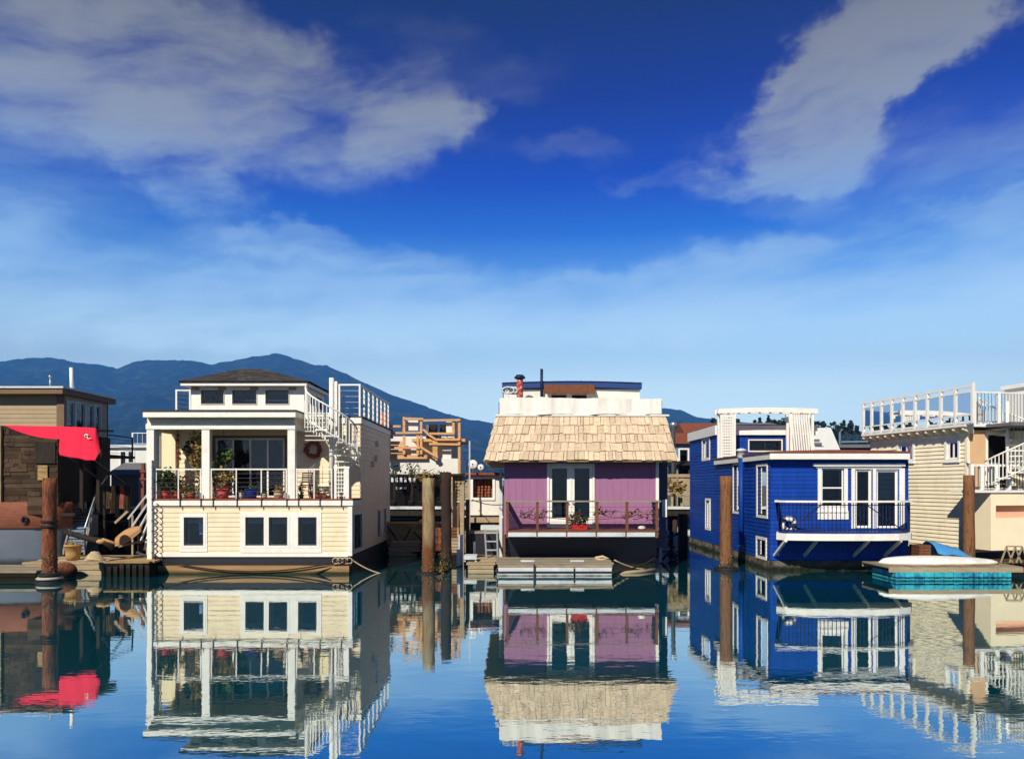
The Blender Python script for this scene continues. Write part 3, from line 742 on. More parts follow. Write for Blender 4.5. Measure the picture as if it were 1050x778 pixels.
# pilot house
yC, yCb = 29.5, 32.6
cx0, cx1 = X(196, yC), X(312, yC)
fC = front(cx0, yC); cz1 = Z(396.5, yC)
ch = [fC.rect(206, 399.5, 230, 414.5), fC.rect(238, 399.5, 263.5, 414.5), fC.rect(272, 399.5, 296.5, 414.5)]
cr = side_r(cx1, yC); crh = [(.35, 1.3, Z(414, yC), Z(401, yC)), (1.7, 2.65, Z(414, yC), Z(401, yC))]
m = MB(); wall(m, fC, 0, cx1 - cx0, ZR, cz1, ch); wall(m, cr, .125, yCb - yC, ZR, cz1, crh)
cl = side_l(cx0, yC); clh = [(.35, 1.3, Z(414, yC), Z(401, yC)), (1.7, 2.65, Z(414, yC), Z(401, yC))]; wall(m, cl, .125, yCb - yC, ZR, cz1, clh)
fB = front(cx0, yCb); wall(m, fB, .125, cx1 - cx0 - .125, ZR, cz1, [(1.0, 3.2, ZR + .4, cz1 - .15)])
m.build('pilot_house', 'white_paint', A)
for h in ch: window(A, fC, h, .0, sash_mat='dark_sash', sw=.05, sill=False, wall_t=.12)
for h in crh: window(A, cr, h, .0, sw=.05, sill=False)
for h in clh: window(A, cl, h, .0, sw=.05, sill=False)
t = MB()
for k in range(4):
    t = MB(); q = (0.02, 1.02, 2.2, 3.62)[k]; t.wbox(fC, q, q + .28, cz1 - .13, cz1 - .02, .0, .05); t.build('bracket', 'tan_siding', A)
ex0, ex1, ey0, ey1 = X(185, 29.15), X(314.5, 29.15), 29.15, 33.0
t = MB(); t.box(ex0, ex1, ey0, ey1, cz1, cz1 + .15); t.build('eaves_fascia', 'white_paint', A)
apz = Z(378.5, 31.1); mxx = X(258, 31.1)
t = MB(); z0 = cz1 + .16; e = .06
P = [(ex0 - e, ey0 - e, z0), (ex1 + e, ey0 - e, z0), (ex1 + e, ey1 + e, z0), (ex0 - e, ey1 + e, z0)]; Q = [(mxx - .35, 31.05, apz), (mxx + .35, 31.05, apz)]
t.add([V(*p) - V(0, 0, .035) for p in P], [(3, 2, 1, 0)])
def tri_sh(mb, a, b, c, d, rows):    # tapering course of felt shingles
    shingles(mb, a, b, d, c, rows, .25, .4, .02, .008)
tri_sh(t, P[0], P[1], Q[1], Q[0], 8); tri_sh(t, P[1], P[2], Q[1], Q[1], 8); tri_sh(t, P[2], P[3], Q[0], Q[1], 8); tri_sh(t, P[3], P[0], Q[0], Q[0], 8)
t.add([V(*p) - V(0, 0, .02) for p in P] + [V(*q) - V(0, 0, .03) for q in Q], [(0, 1, 5, 4), (1, 2, 5), (2, 3, 4, 5), (3, 0, 4)])
t.build('hip_roof', 'roof_felt', A)
t = MB(); t.box(cx0 + .13, cx1 - .13, 31.7, 31.76, ZR, cz1 - .3); t.box(cx0 + .6, cx0 + 1.4, 30.4, 30.9, ZR, ZR + .75); t.build('room_partition', 'room_wall', A)
# balcony railing between the posts
for a, b in ((160, 205.5), (216.5, 293.5), (304, 340)):
    n = 3 if b - a < 60 else 4
    rail_run(A, [V(X(a + (b - a) * i / (n - 1), D0), D0 + .02, DK) for i in range(n)], Z(481, D0) - DK, .035, 6, 'white_paint', 'black_iron', top=.045)
t = MB()
for px in (184.5, 206, 218.5, 243, 268, 294, 306, 328, 350): t = MB(); t.box(X(px, 26.88) - .012, X(px, 26.88) + .012, 26.86, 26.9, zDeck - .06, DK + .2); t.build('rail_bracket', 'black_iron', A)
# roof-deck railings
rail_run(A, [V(X(348, yP + .1), yP + .1, ZR), V(xR - .03, yP + .1, ZR)] + [V(xR - .03, yP + (yB - yP) * k / 7, ZR) for k in range(1, 8)], 1.14, .06, 5, 'white_paint', 'galvanised', top=.06, name='roof_railing')
rail_run(A, [V(xL + .1, 31.4, ZR), V(X(181, 30.2), 30.2, ZR), V(X(195, 30.2), 30.2, ZR)], 1.12, .06, 6, 'white_paint', 'black_iron', top=.05, name='roof_railing')
# spiral stair: down from the roof deck on the left, round the front, to the porch deck
sc_ = V(X(340, 27.68), 27.68, 0)
spiral_stair(A, sc_, .88, DK, ZR, R(180 + 350), R(172), 14, pole_top=Z(387.5, 27.68), pole_r=.085)
t = MB(); t.box(sc_.x - 1.02, sc_.x - .1, 28.0, yP - .11, ZR - .06, ZR + .005); t.build('stair_landing', 'white_paint', A)
t = MB(); px0, px1 = X(313, 27), X(337, 27)    # lattice guard on the front of the upper flight
za, zb = Z(424, 27), Z(447, 27)
for k in range(9):
    q = px0 + (px1 - px0) * k / 8; t.box(q - .012, q + .012, 26.94, 26.965, za - .95 + .45 * (1 - k / 8), za + .42 * (1 - k / 8))
for k in range(7):
    z = za - .9 + k * .15; xs = px0 + max(0, (.42 - .6 - (z - za + .9)) * .0); t.box(px0, px1, 26.966, 26.985, z - .012, z + .012)
t.build('lattice_guard', 'white_paint', A)
t = MB(); a, b = X(343, 27.1), X(358, 27.1)   # lattice post panel at the foot of the stair
t.box(a, a + .08, 27.05, 27.13, DK, Z(482, 27.1)); t.box(b - .16, b, 27.05, 27.2, DK, Z(480, 27.1)); t.box(a - .02, b + .02, 27.04, 27.21, Z(482, 27.1) + .06, Z(482, 27.1) + .13)
for k in range(7): t.box(a + .08, b - .16, 27.07, 27.09, DK + .08 + k * .13, DK + .115 + k * .13)
for k in range(3): t.box(a + .13 + k * .09, a + .155 + k * .09, 27.09, 27.11, DK, Z(482, 27.1))
t.build('lattice_panel', 'white_paint', A)
t = MB(); q = X(344.5, 28.3); t.box(q - .05, q + .05, 28.25, 28.35, DK, Z(391, 28.3)); t.build('stair_newel', 'white_paint', A)
# tall corner post with clips, outside the left wall
t = MB(); t.box(X(153, D0), X(157.6, D0), D0 - .16, D0 - .03, .45, DK + 1.3); t.build('corner_post', 'white_paint', A)
t = MB()
for k in range(9): t = MB(); t.box(X(154.8, 26.8), X(156.2, 26.8), 26.825, 26.842, .7 + k * .36, .74 + k * .36); t.build('cable_clip', 'black_iron', A)
t = MB(); q = X(343.5, yP - .1) - 2.2
# wall lamp fixtures and side brackets on the right wall
for px, py in ((385, 455), (384, 470), (381, 476)):
    u, z = sR.uz(px, py); t.wbox(sR, u - .06, u + .06, z - .12, z + .12, .03, .13)
t.build('side_fixture', 'galvanised', A)

# things on the cream houseboat
wr = MB()
wc = V(X(321, 28.5), 28.5, Z(461, 28.5))
for k in range(3): wr.tube([wc + V(math.cos(a) * (.27 - k * .02), -.04 * k + .02 * math.sin(5 * a), math.sin(a) * (.27 - k * .02)) for a in [i * math.pi / 12 for i in range(25)]], .045, 7)
for k in range(90):
    a = rng.uniform(0, 6.28); wr.leaves(wc + V(math.cos(a) * .25, -.05, math.sin(a) * .25), (.07, .05, .07), 2, .1)
wr.thing('wreath', 'copper_rust', 'round rust red wreath hung on the cream wall beside the spiral staircase', 'wreath')
# locker
t = thing('garden_locker', 'cream wooden locker with pointed top under the spiral staircase', 'locker', (X(331, 28.4), 28.4, DK))
a, b, zt = X(323, 28.2), X(339, 28.2), Z(476, 28.2)
m = MB(); m.prism([(a, 28.2, DK), (b, 28.2, DK), (b, 28.2, zt), ((a + b) / 2, 28.2, zt + .26), (a, 28.2, zt)], (0, .36, 0)); m.build('cabinet', 'cream_siding', t)
m = MB(); m.box(a + .06, (a + b) / 2 - .01, 28.165, 28.198, DK + .08, zt - .05); m.box((a + b) / 2 + .01, b - .06, 28.165, 28.198, DK + .08, zt - .05); m.build('door', 'cream_wall', t)
t = thing('folding_chair', 'small folding chair with a striped slatted back on the porch by the cream locker', 'chair', (X(314, 28.1), 28.1, DK))
cx_ = X(314, 28.1)
for s in (-1, 1):
    for e in (-1, 1):
        m = MB(); m.bar((cx_ + s * .17, 28.1 + e * .2, DK), (cx_ + s * .17, 28.1 - e * .2, DK + .45 + (.45 if e < 0 else 0)), .028); m.build('leg', 'black_iron', t)
m = MB(); m.box(cx_ - .2, cx_ + .2, 27.92, 28.3, DK + .44, DK + .47); m.build('seat', 'copper_rust', t)
m = MB()
for k in range(5): m.box(cx_ - .18, cx_ + .18, 28.28, 28.3, DK + .56 + k * .075, DK + .6 + k * .075)
m.build('backrest', 'black_iron', t)
yp = 27.35
potted((X(170, yp), yp, DK), .17, .26, 'pink_pot', 'leaf_green', .33, .75, 260, .13, 'bushy green plant in a bright pink pot at the left end of the cream porch', 'potted plants along the cream porch')
potted((X(181, yp + .2), yp + .2, DK), .15, .22, 'terracotta', 'leaf_dark', .25, .55, 160, .11, 'dark leafed plant in a plain clay pot beside the bright pink pot', 'potted plants along the cream porch')
potted((X(189.5, yp), yp, DK), .1, .16, 'stone_pot', 'leaf_dry', .14, .6, 50, .12, 'straggly dry plant in a narrow stone pot in the left porch bay', 'potted plants along the cream porch')
potted((X(196, yp), yp, DK), .13, .2, 'terracotta', 'leaf_green', .14, .16, 50, .09, 'low sprout in a round clay pot left of the middle porch post', 'potted plants along the cream porch')
potted((X(203, yp), yp, DK), .09, .22, 'galvanised', 'leaf_dry', .1, .22, 40, .08, 'dry sprigs in a grey metal pail against the middle porch post', 'potted plants along the cream porch')
potted((X(229, yp), yp, DK), .22, .34, 'pink_pot', 'leaf_dry', .4, .62, 300, .13, 'wide yellowing plant in a large pink pot in front of the sliding doors', 'potted plants along the cream porch')
potted((X(248, yp), yp, DK), .1, .2, 'white_glaze', 'leaf_green', .07, .08, 20, .06, 'tiny plant in a small white and blue pot beside the blue glazed pot', 'potted plants along the cream porch')
potted((X(258, yp), yp, DK), .21, .33, 'blue_glaze', 'leaf_green', .12, .12, 40, .07, 'large blue glazed pot with a little greenery on the cream porch', 'potted plants along the cream porch')
potted((X(271.5, yp), yp, DK), .09, .16, 'stone_pot', 'leaf_dark', .09, .12, 30, .06, 'small stone pot with dark leaves right of the blue glazed pot', 'potted plants along the cream porch')
potted((X(286, yp), yp, DK), .19, .27, 'stone_pot', 'leaf_dry', .15, .2, 60, .08, 'broad pale stone pot beside the right porch post', 'potted plants along the cream porch')
potted((X(309, yp), yp, DK), .09, .14, 'rubber', 'leaf_dark', .1, .4, 50, .09, 'thin dark plant in a black pot just right of the right porch post', 'potted plants along the cream porch')
potted((X(326, yp), yp, DK), .1, .13, 'terracotta', 'leaf_green', .12, .3, 60, .08, 'red flowering plant in a clay pot in front of the cream locker', 'potted plants along the cream porch', 'leaf_red')
potted((X(333, yp), yp, DK), .08, .12, 'terracotta', 'leaf_dark', .1, .18, 40, .07, 'small dark plant in a clay pot between the locker and the lattice panel', 'potted plants along the cream porch')
m = MB(); c = V(X(204, 27.6), 27.6, 0)
m.tube([c + V(-.05, 0, DK), c + V(.05, .05, 3.4), c + V(-.1, 0, 4.0), c + V(-.02, 0, 4.75)], .015, 5)
for z, n in ((3.2, 40), (3.55, 70), (3.85, 110), (4.05, 60), (4.4, 70), (4.65, 60)): m.leaves(c + V(-.08, 0, z), (.24, .2, .22), n, .12)
m.thing('climbing_plant', 'leaf_dry', 'dry climbing plant trained up the middle white porch post', 'climbing plant')
t = thing('hanging_plant', 'dark green fern hanging from the porch ceiling in the left bay', 'hanging plant', (X(198, 28), 28, 4.0))
m = MB(); m.lathe((X(198, 28), 28, 4.12), [(.06, 0), (.13, .1), (.14, .17)], 14); m.build('pot', 'terracotta', t)
m = MB(); m.leaves((X(198, 28), 28, 4.3), (.33, .28, .36), 240, .14, -.4); m.build('foliage', 'leaf_dark', t)
m = MB(); m.tube([(X(198, 28), 28, 4.2), (X(198, 28), 28, 5.1)], .008, 4); m.build('cord', 'black_iron', t)
t = thing('hanging_plant', 'pale leafed plant hanging in a basket in front of the sliding doors', 'hanging plant', (X(231, 27.7), 27.7, 3.7))
m = MB(); m.lathe((X(231, 27.7), 27.7, 3.78), [(.05, 0), (.13, .08), (.15, .16)], 14); m.build('pot', 'wicker', t)
m = MB(); m.leaves((X(231, 27.7), 27.7, 4.0), (.3, .25, .28), 200, .13, -.2); m.leaves((X(221, 27.7), 27.7, 3.6), (.16, .16, .3), 80, .11, -.4); m.build('foliage', 'leaf_green', t)
m = MB(); m.tube([(X(231, 27.7), 27.7, 3.9), (X(229, 27.7), 27.7, 5.05)], .008, 4); m.build('cord', 'black_iron', t)
m = MB()
for k in range(5): m.sphere((X(182.5, 28.5), 28.5, Z(446 + k * 5.5, 28.5)), .045, 6)
m.tube([(X(182.5, 28.5), 28.5, Z(472, 28.5)), (X(182.5, 28.5), 28.5, 5.1)], .008, 4)
m.thing('wind_chime', 'copper_rust', 'string of small hanging ornaments at the left end of the cream porch', 'ornament')
t = MB(); t.box(xL - .72, xL - .05, 28.5, 28.545, 3.25, 4.85); ts = t.build('bright_patch_panel', 'cream_wall', A, 'cream panel added as the bright patch at the left end of the porch')  # panel added outside the opening so a sunlit patch shows through it
m = MB(); p0, p1 = V(xL + .1, 26.68, .55), V(xR - .1, 26.68, .5)
m.tube(catenary(p0, p1, .42, 24), .022, 6); m.thing('mooring_rope', 'dark_rope', 'dark rope sagging along the wooden strake of the cream houseboat', 'rope')
m = MB(); m.tube(catenary(V(xR + .02, 26.9, .5), V(X(318, 26.66), 26.66, .02), .05, 10), .022, 6); m.thing('mooring_rope', 'dark_rope', 'short dark rope slanting down into the water at the right corner of the cream houseboat', 'rope')
m = MB(); m.tube(catenary(V(xR, 26.95, .5), V(X(394, 27.2), 27.2, -.05), .08, 20), .024, 6)
for k in range(4): m.tube([V(xR - .05 - .15 * k, 26.9, .44) + V(math.cos(a) * .11, 0, math.sin(a) * .1) for a in [i * math.pi / 6 for i in range(13)]], .02, 5)
m.thing('mooring_rope', 'rope', 'pale rope running from the right corner of the cream houseboat down into the water', 'rope')
m = MB(); m.tube([V(X(160.5, 26.8) + .05 * math.cos(i * .9), 26.8 + .05 * math.sin(i * .9), .55 + i * .028) for i in range(66)], .018, 5); m.thing('hanging_rope', 'dark_rope', 'twisted dark rope hanging beside the white corner post of the cream houseboat', 'rope')

# ================================================================== MAUVE HOUSEBOAT (shake mansard roof)
D1 = 28.3; bx0, bx1 = X(517, D1), X(674, D1); bW = bx1 - bx0; yBB = 36.5
B = thing('mauve_houseboat', 'mauve walled houseboat with pale shake roof, white parapet and railed balcony', 'houseboat', ((bx0 + bx1) / 2, 32, 0))
fB1 = front(bx0, D1); bz0, bz1 = 1.25, 3.95
dh = fB1.rect(563, 477, 607.5, 540)
m = MB(); wall(m, fB1, 0, bW, bz0, bz1, [dh])
for k in range(22):   # vertical board joints
    u = .12 + k * .25
    if dh[0] - .1 < u < dh[1] + .1: continue
    m.wbox(fB1, u, u + .03, bz0 + .02, bz1 - .02, .0005, .012)
sh_ = [(1.5, 2.6, 1.9, 3.1), (5, 6.2, 1.9, 3.1)]
for fr in (side_l(bx0, D1), side_r(bx1, D1)): wall(m, fr, .125, yBB - D1, bz0, bz1, sh_)
m.box(bx0, bx1, yBB - .1, yBB, bz0, bz1); m.build('wall', 'mauve_wall', B)
for fr in (side_l(bx0, D1), side_r(bx1, D1)):
    for h in sh_: window(B, fr, h, .08)
m = MB(); m.box(bx0 + .13, bx1 - .13, 31.6, 31.7, bz0, bz1); m.box(bx0 + .13, bx1 - .13, D1 + .13, yBB - .12, bz0 + .01, bz0 + .1); m.build('room_wall', 'room_wall', B)
# french doors
fd = MB(); ring(fd, fB1, dh[0], dh[1], dh[2], dh[3], .07, .001, .05, .02); dm = (dh[0] + dh[1]) / 2; fd.wbox(fB1, dm - .03, dm + .03, dh[2], dh[3], -.1, .03)
dfr = fd.build('door_frame', 'white_paint', B)
for a, b in ((dh[0] + .005, dm - .032), (dm + .032, dh[1] - .005)):
    q = MB(); s = .1
    q.wbox(fB1, a, a + s, dh[2], dh[3] - .005, -.06, .0); q.wbox(fB1, b - s, b, dh[2], dh[3] - .005, -.06, .0)
    q.wbox(fB1, a + s, b - s, dh[3] - .105, dh[3] - .005, -.06, -.003); q.wbox(fB1, a + s, b - s, dh[2], dh[2] + .32, -.06, -.003)
    d_ = q.build('french_door', 'white_paint', B)
    p = MB(); p.wbox(fB1, a + s - .01, b - s + .01, dh[2] + .31, dh[3] - .1, -.035, -.028); p.build('pane', 'window_glass', d_)
    p = MB(); p.sphere(fB1.p(b - .05 if a < dm - .3 else a + .05, 2.35, .05), .035, 6); p.build('handle', 'galvanised', d_)
# white corner boards, navy annex
m = MB(); m.box(bx1 - .06, bx1 + .05, D1 - .03, D1 + .12, bz0, bz1); m.build('corner_board', 'white_paint', B)
m = MB(); m.box(bx1 + .06, X(684.5, 29.2), 29.2, 33.5, .7, bz1 - .05); m.build('annex', 'navy_paint', B)
m = MB(); m.box(X(679, 29.1), X(684, 29.1), 29.12, 29.19, Z(530, 29), Z(512, 29)); m.build('meter_box', 'white_paint', B)
# hull
m = MB(); m.prism([(bx0 + .1, D1 + .05, bz0), (bx0 + .1, D1 + .05, .5), (bx0 + .45, D1 + .3, -.6), (bx1 - .1, D1 + .3, -.6), (bx1 - .02, D1 + .05, .5), (bx1 - .02, D1 + .05, bz0)], (0, yBB - D1, 0)); m.build('hull', 'navy_hull', B)
# balcony
dz = Z(545, 27.2); b0, b1 = X(519.5, 27.2), X(674.5, 27.2); yb = 27.2
m = MB(); n = 5
for k in range(n):
    a = b0 + .05 + (b1 - b0 - .1) * k / n; b = b0 + .05 + (b1 - b0 - .1) * (k + 1) / n - .05
    m.box(a, b, yb - .03, yb + .02, Z(550, 27.2), dz - .015)
m.build('fascia_board', 'foam_white', B)
m = MB(); 
for k in range(9): m.box(b0, b1, yb - .05 + k * .14, yb + .082 + k * .14, dz, dz + .05)
m.build('balcony_deck', 'brown_rail', B)
m = MB()
for k in range(6): q = b0 + .08 + (b1 - b0 - .16) * k / 5; m.box(q - .05, q + .05, yb + .03, D1, dz - .22, dz - .003)
m.build('joist', 'dark_wood', B)
rt = Z(513.5, 27.2); rl = MB(); rl.box(b0 - .08, b1 + .1, yb - .06, yb + .08, rt - .035, rt + .02); rl.box(b0 - .06, b0 + .06, yb + .08, D1 - .03, rt - .035, rt + .018); rl.box(b1 - .06, b1 + .06, yb + .08, D1 - .03, rt - .035, rt + .018)
rp = rl.build('railing', 'grey_wood', B)
for k in range(6):
    q = b0 + .03 + (b1 - b0 - .06) * k / 5; s = MB(); s.box(q - .045, q + .045, yb - .02, yb + .06, dz - .2, rt - .036); s.build('post', 'brown_rail', rp)
s = MB()
for k in range(5):
    z = dz + .16 + k * .17; s.tube([(b0, yb + .02, z), (b1, yb + .02, z)], .006, 4)
    s.box(b0 - .02, b0 + .02, yb + .08, D1 - .02, z, z + .07); s.box(b1 - .02, b1 + .02, yb + .08, D1 - .02, z, z + .07)
s.build('rail_wires', 'black_iron', rp)
# mansard roof
ea, eb = X(497, 27.6), X(694, 27.6); ez = Z(471.5, 27.6); yf = 27.6; ta, tb = X(509.5, 28.5), X(682.5, 28.5); tz = Z(427, 28.5); yt = 28.5
yr, yrt = 37.2, 36.3
c0, c1, c2, c3 = V(ea, yf, ez), V(eb, yf, ez), V(eb, yr, ez), V(ea, yr, ez); k0, k1, k2, k3 = V(ta, yt, tz), V(tb, yt, tz), V(tb, yrt, tz), V(ta, yrt, tz)
m = MB(); dn = V(0, 0, -.06)
m.add([p + dn for p in (c0, c1, c2, c3, k0, k1, k2, k3)], [(3, 2, 1, 0), (4, 5, 6, 7), (0, 1, 5, 4), (1, 2, 6, 5), (2, 3, 7, 6), (3, 0, 4, 7)]); m.build('roof_core', 'stained_planks', B)
m = MB(); shingles(m, c0, c1, k0, k1, 5, .1, .27, .05, .06); shingles(m, c1, c2, k1, k2, 5, .1, .27, .05, .06); shingles(m, c3, c0, k3, k0, 5, .1, .27, .05, .06); shingles(m, c2, c3, k2, k3, 5, .1, .27, .05, .06)
m.build('shake_roof', 'shake_roof', B)
m = MB(); m.box(ta - .05, tb + .12, yt - .05, yrt, tz + .012, tz + .07); m.build('roof_edge', 'white_paint', B)
# parapet of white cloth
zp = Z(408.5, 28.5); p0, p1 = X(513, 28.5), X(678, 28.5); m = MB(); n = 46; pts = []
for i in range(n + 1):
    f = i / n; x = p0 + (p1 - p0) * f; y = 28.46 + .035 * math.sin(f * 40) + .022 * math.sin(f * 93 + 1) + .03 * math.sin(f * 17)
    top = zp + (.03 if .1 < f < .3 else 0) - .02 * math.sin(f * 9) ** 2 + (.02 if f < .72 else .0)
    pts += [V(x, y - .015, tz + .075 + .015 * math.sin(f * 21)), V(x, y + .015 * math.sin(f * 30), top)]
m.add(pts, [(2 * i, 2 * i + 2, 2 * i + 3, 2 * i + 1) for i in range(n)], True)
m.box(p0, p1, 28.54, 28.58, tz + .072, zp - .06)
m.box(p0 - .03, p0, 28.5, 33, tz + .072, zp - .02); m.box(p1, p1 + .03, 28.5, 33, tz + .072, zp - .02)
m.build('parapet_cloth', 'white_cloth', B)
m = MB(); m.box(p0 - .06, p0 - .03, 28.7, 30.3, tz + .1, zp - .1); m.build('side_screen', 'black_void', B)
# upper cabin with arched blue roof
yu = 30.2; u0, u1 = X(516.5, yu), X(656, yu); zu = Z(399, yu)
m = MB(); fu = front(u0, yu); uh = [fu.rect(565, 404.5, 581, 409), fu.rect(586, 404.5, 602, 409)]
wall(m, fu, 0, u1 - u0, tz + .08, zu, uh); m.box(u0, u0 + .1, yu + .125, 34, tz + .08, zu); m.box(u1 - .1, u1, yu + .125, 34, tz + .08, zu); m.box(u0 + .1, u1 - .1, 33.9, 34, tz + .08, zu); m.build('upper_cabin', 'far_white', B)
for h in uh: window(B, fu, h, 0, sw=.03, sill=False)
m = MB(); n = 12; arch = []
for i in range(n + 1):
    f = i / n; arch.append(V(u0 - .06 + (u1 - u0 + .12) * f, yu - .14, zu + .06 * math.sin(f * math.pi)))
for a, b in zip(arch, arch[1:]):
    d_ = V(0, 0, .2); e_ = V(0, 4.1, 0); m.hexa([a, b, b + e_, a + e_, a + d_, b + d_, b + e_ + d_, a + e_ + d_])
m.build('arched_roof', 'blue_metal', B)
m = MB(); n = 12
for a, b in zip(arch, arch[1:]):
    d_ = V(0, -.03, .205); e_ = V(0, 4.16, 0); m.hexa([a + d_, b + d_, b + e_ + d_, a + e_ + d_, a + d_ + V(0, 0, .03), b + d_ + V(0, 0, .03), b + e_ + d_ + V(0, 0, .03), a + e_ + d_ + V(0, 0, .03)])
m.build('roof_trim', 'navy_paint', B)
m = MB(); a, b = X(558.5, 29.6), X(610, 29.6); z1_, z0_ = Z(395.5, 30.05), Z(403, 29.6)
m.prism([(a, 29.6, z0_), (b, 29.6, z0_), (b, 30.05, z1_), (a, 30.05, z1_)], (0, .0, .05)); m.box(a, b, 29.57, 29.6, z0_ - .03, z0_ + .05)
for k in range(8): q = a + (b - a) * k / 7; m.bar((q, 29.6, z0_ + .05), (q, 30.05, z1_ + .05), .03)
m.build('cabin_awning', 'brown_rail', B)
ch_ = MB(); cc_ = V(X(533, 29.3), 29.3, 0); ch_.lathe(cc_, [(.12, tz + .07), (.12, Z(389, 29.3))], 20); cp = ch_.build('chimney', 'chimney_red', B)
m = MB(); m.lathe(cc_, [(.08, Z(389, 29.3) + .002), (.2, Z(388, 29.3)), (.2, Z(386.5, 29.3)), (.15, Z(385.5, 29.3)), (.14, Z(384.5, 29.3))], 20); m.build('chimney_cap', 'navy_paint', cp)
m = MB(); q = V(X(555.3, 30.1), 30.02, 0); m.tube([q + V(0, 0, zu - .3), q + V(0, 0, Z(378.5, 30.1))], .055, 12); m.build('vent_pipe', 'navy_paint', B)
m = MB(); q = V(X(521, 29.2), 29.2, tz + .07)
for k in range(3): m.tube([q + V(math.cos(a) * .22 + .12 * k, .05 * k, .95 + math.sin(a) * .12) for a in [i * math.pi / 8 for i in range(17)]], .03, 6)
m.tube([q, q + V(0, 0, .95)], .03, 6); m.thing('hose_reel', 'foam_white', 'white coiled hose on a post beside the red chimney', 'hose')
t = thing('flower_planter', 'low red planter spilling red flowers on the mauve balcony', 'planter', (X(594, 27.45), 27.45, dz + .05))
q = V(X(594, 27.45), 27.45, dz + .05); m = MB(); m.hexa([q + V(*v) for v in ((-.24, -.1, 0), (.24, -.1, 0), (.24, .1, 0), (-.24, .1, 0), (-.29, -.13, .2), (.29, -.13, .2), (.29, .13, .2), (-.29, .13, .2))]); m.build('trough', 'leaf_red', t)
m = MB(); m.leaves(q + V(0, 0, .3), (.36, .2, .16), 150, .11); m.leaves(q + V(0, 0, .42), (.2, .15, .25), 40, .1); m.build('foliage', 'leaf_dark', t)
m = MB(); m.leaves(q + V(0, -.08, .18), (.3, .12, .1), 60, .08); m.build('blossoms', 'leaf_red', t)
m = MB()
for (px, n) in ((535, 3), (552, 4), (582, 4), (612, 5), (640, 4), (655, 3)):
    for k in range(n):
        a = V(X(px, 27.3) + rng.uniform(-.3, .3), 27.3, dz + rng.uniform(.35, .65)); m.tube([a, a + V(rng.uniform(.1, .35), .03, rng.uniform(-.15, .2)), a + V(rng.uniform(.3, .6), .0, rng.uniform(-.1, .3))], .014, 5)
        m.leaves(a + V(.2, 0, .08), (.22, .06, .1), 9, .09)
m.tube(catenary((X(535, 27.25), 27.25, dz + .62), (X(660, 27.25), 27.25, dz + .6), .2, 24), .012, 5)
m.thing('vine', 'twig', 'thin dry vine trained along the balcony rail of the mauve houseboat', 'vine')
t = thing('patio_chair', 'small wooden chair seen through the left french door', 'chair', (X(574, 29.6), 29.6, bz0 + .1))
q = V(X(574, 29.6), 29.6, bz0 + .1)
for sx in (-.2, .2):
    for sy in (-.2, .2): m = MB(); m.bar(q + V(sx, sy, 0), q + V(sx, sy, .85 if sy > 0 else .42), .04); m.build('leg', 'raw_wood', t)
m = MB(); m.box(q.x - .24, q.x + .24, q.y - .24, q.y + .24, q.z + .42, q.z + .46); m.build('seat', 'raw_wood', t)
m = MB(); m.box(q.x - .22, q.x + .22, q.y + .19, q.y + .22, q.z + .55, q.z + .85); m.build('backrest', 'raw_wood', t)
m = MB(); m.sphere((X(658, 27.5), 27.5, dz + .12), .1, 8, (1.4, 1, .7)); m.thing('float_buoy', 'white_fibreglass', 'small white float lying at the right end of the mauve balcony', 'buoy')
# ================================================================== BLUE HOUSEBOAT
D2 = 28.0; gx0, gx1 = X(790, D2), X(931, D2)
G = thing('blue_houseboat', 'cobalt blue houseboat with white trim, white pergola and a railed front balcony', 'houseboat', ((gx0 + gx1) / 2, 34, 0))
fG = front(gx0, D2); lG = side_l(gx0, D2); rG = side_r(gx1, D2)
gz0, gz1 = .36, Z(471, 28); yT, yTB = 35.3, 40.6; tx1 = X(834, yT); tz1 = Z(446, yT)
hw = fG.rect(842, 480, 865, 520); hd = fG.rect(877, 481, 893, 541); hs = fG.rect(898.5, 482, 920, 541)
lh = [lG.rect(753, 477, 759.5, 524), lG.rect(777.5, 478, 787, 528), lG.rect(777, 553, 786, 570)]
th = [lG.rect(721, 451, 728, 470), lG.rect(724.5, 513, 728.5, 541)]
m = MB(); sd = MB(); gw = gx1 - gx0
wall(m, fG, 0, gw, gz0, gz1, [hw, hd, hs]); siding(sd, fG, 0, gw, gz0, gz1, [hw, hd, hs], .14)
wall(m, lG, .125, yT - D2, gz0, gz1, lh + [th[1]]); siding(sd, lG, 0, yT - D2, gz0, gz1, lh, .14)
wall(m, lG, yT - D2, yTB - D2, gz0, tz1, th); siding(sd, lG, yT - D2, yTB - D2, gz0, tz1, th, .14)
wall(m, rG, .125, yTB - D2, gz0, gz1); siding(sd, rG, 0, yTB - D2, gz0, gz1, (), .14)
fT = front(gx0, yT); ht = fT.rect(768, 451.5, 801, 462)
wall(m, fT, .125, tx1 - gx0, gz1, tz1, [ht]); siding(sd, fT, 0, tx1 - gx0, gz1 + .3, tz1, [ht], .14)
wall(m, side_r(tx1, yT), .125, yTB - yT, gz1, tz1); m.box(gx0 + .13, gx1 - .13, yTB - .1, yTB, gz0, gz1)
m.box(gx0 + .13, tx1 - .13, yTB - .1, yTB, gz1 + .01, tz1)
m.build('wall', 'blue_wall', G); sd.build('siding', 'blue_siding', G)
m = MB(); m.box(gx0 + .13, gx1 - .13, 32, 32.1, gz0, gz1); m.box(gx0 + .13, gx1 - .13, D2 + .13, yTB - .12, gz0 + .02, gz0 + .1); m.build('room_wall', 'room_wall', G)
window(G, fG, hw, .13, sash_mat='white_paint', ny=2, sw=.05, curtain=.12)
t = MB(); a, b = hw[0] - .13, hw[1] + .16; t.wbox(fG, a, b, hw[2] - .42, hw[2] - .18, .001, .05)
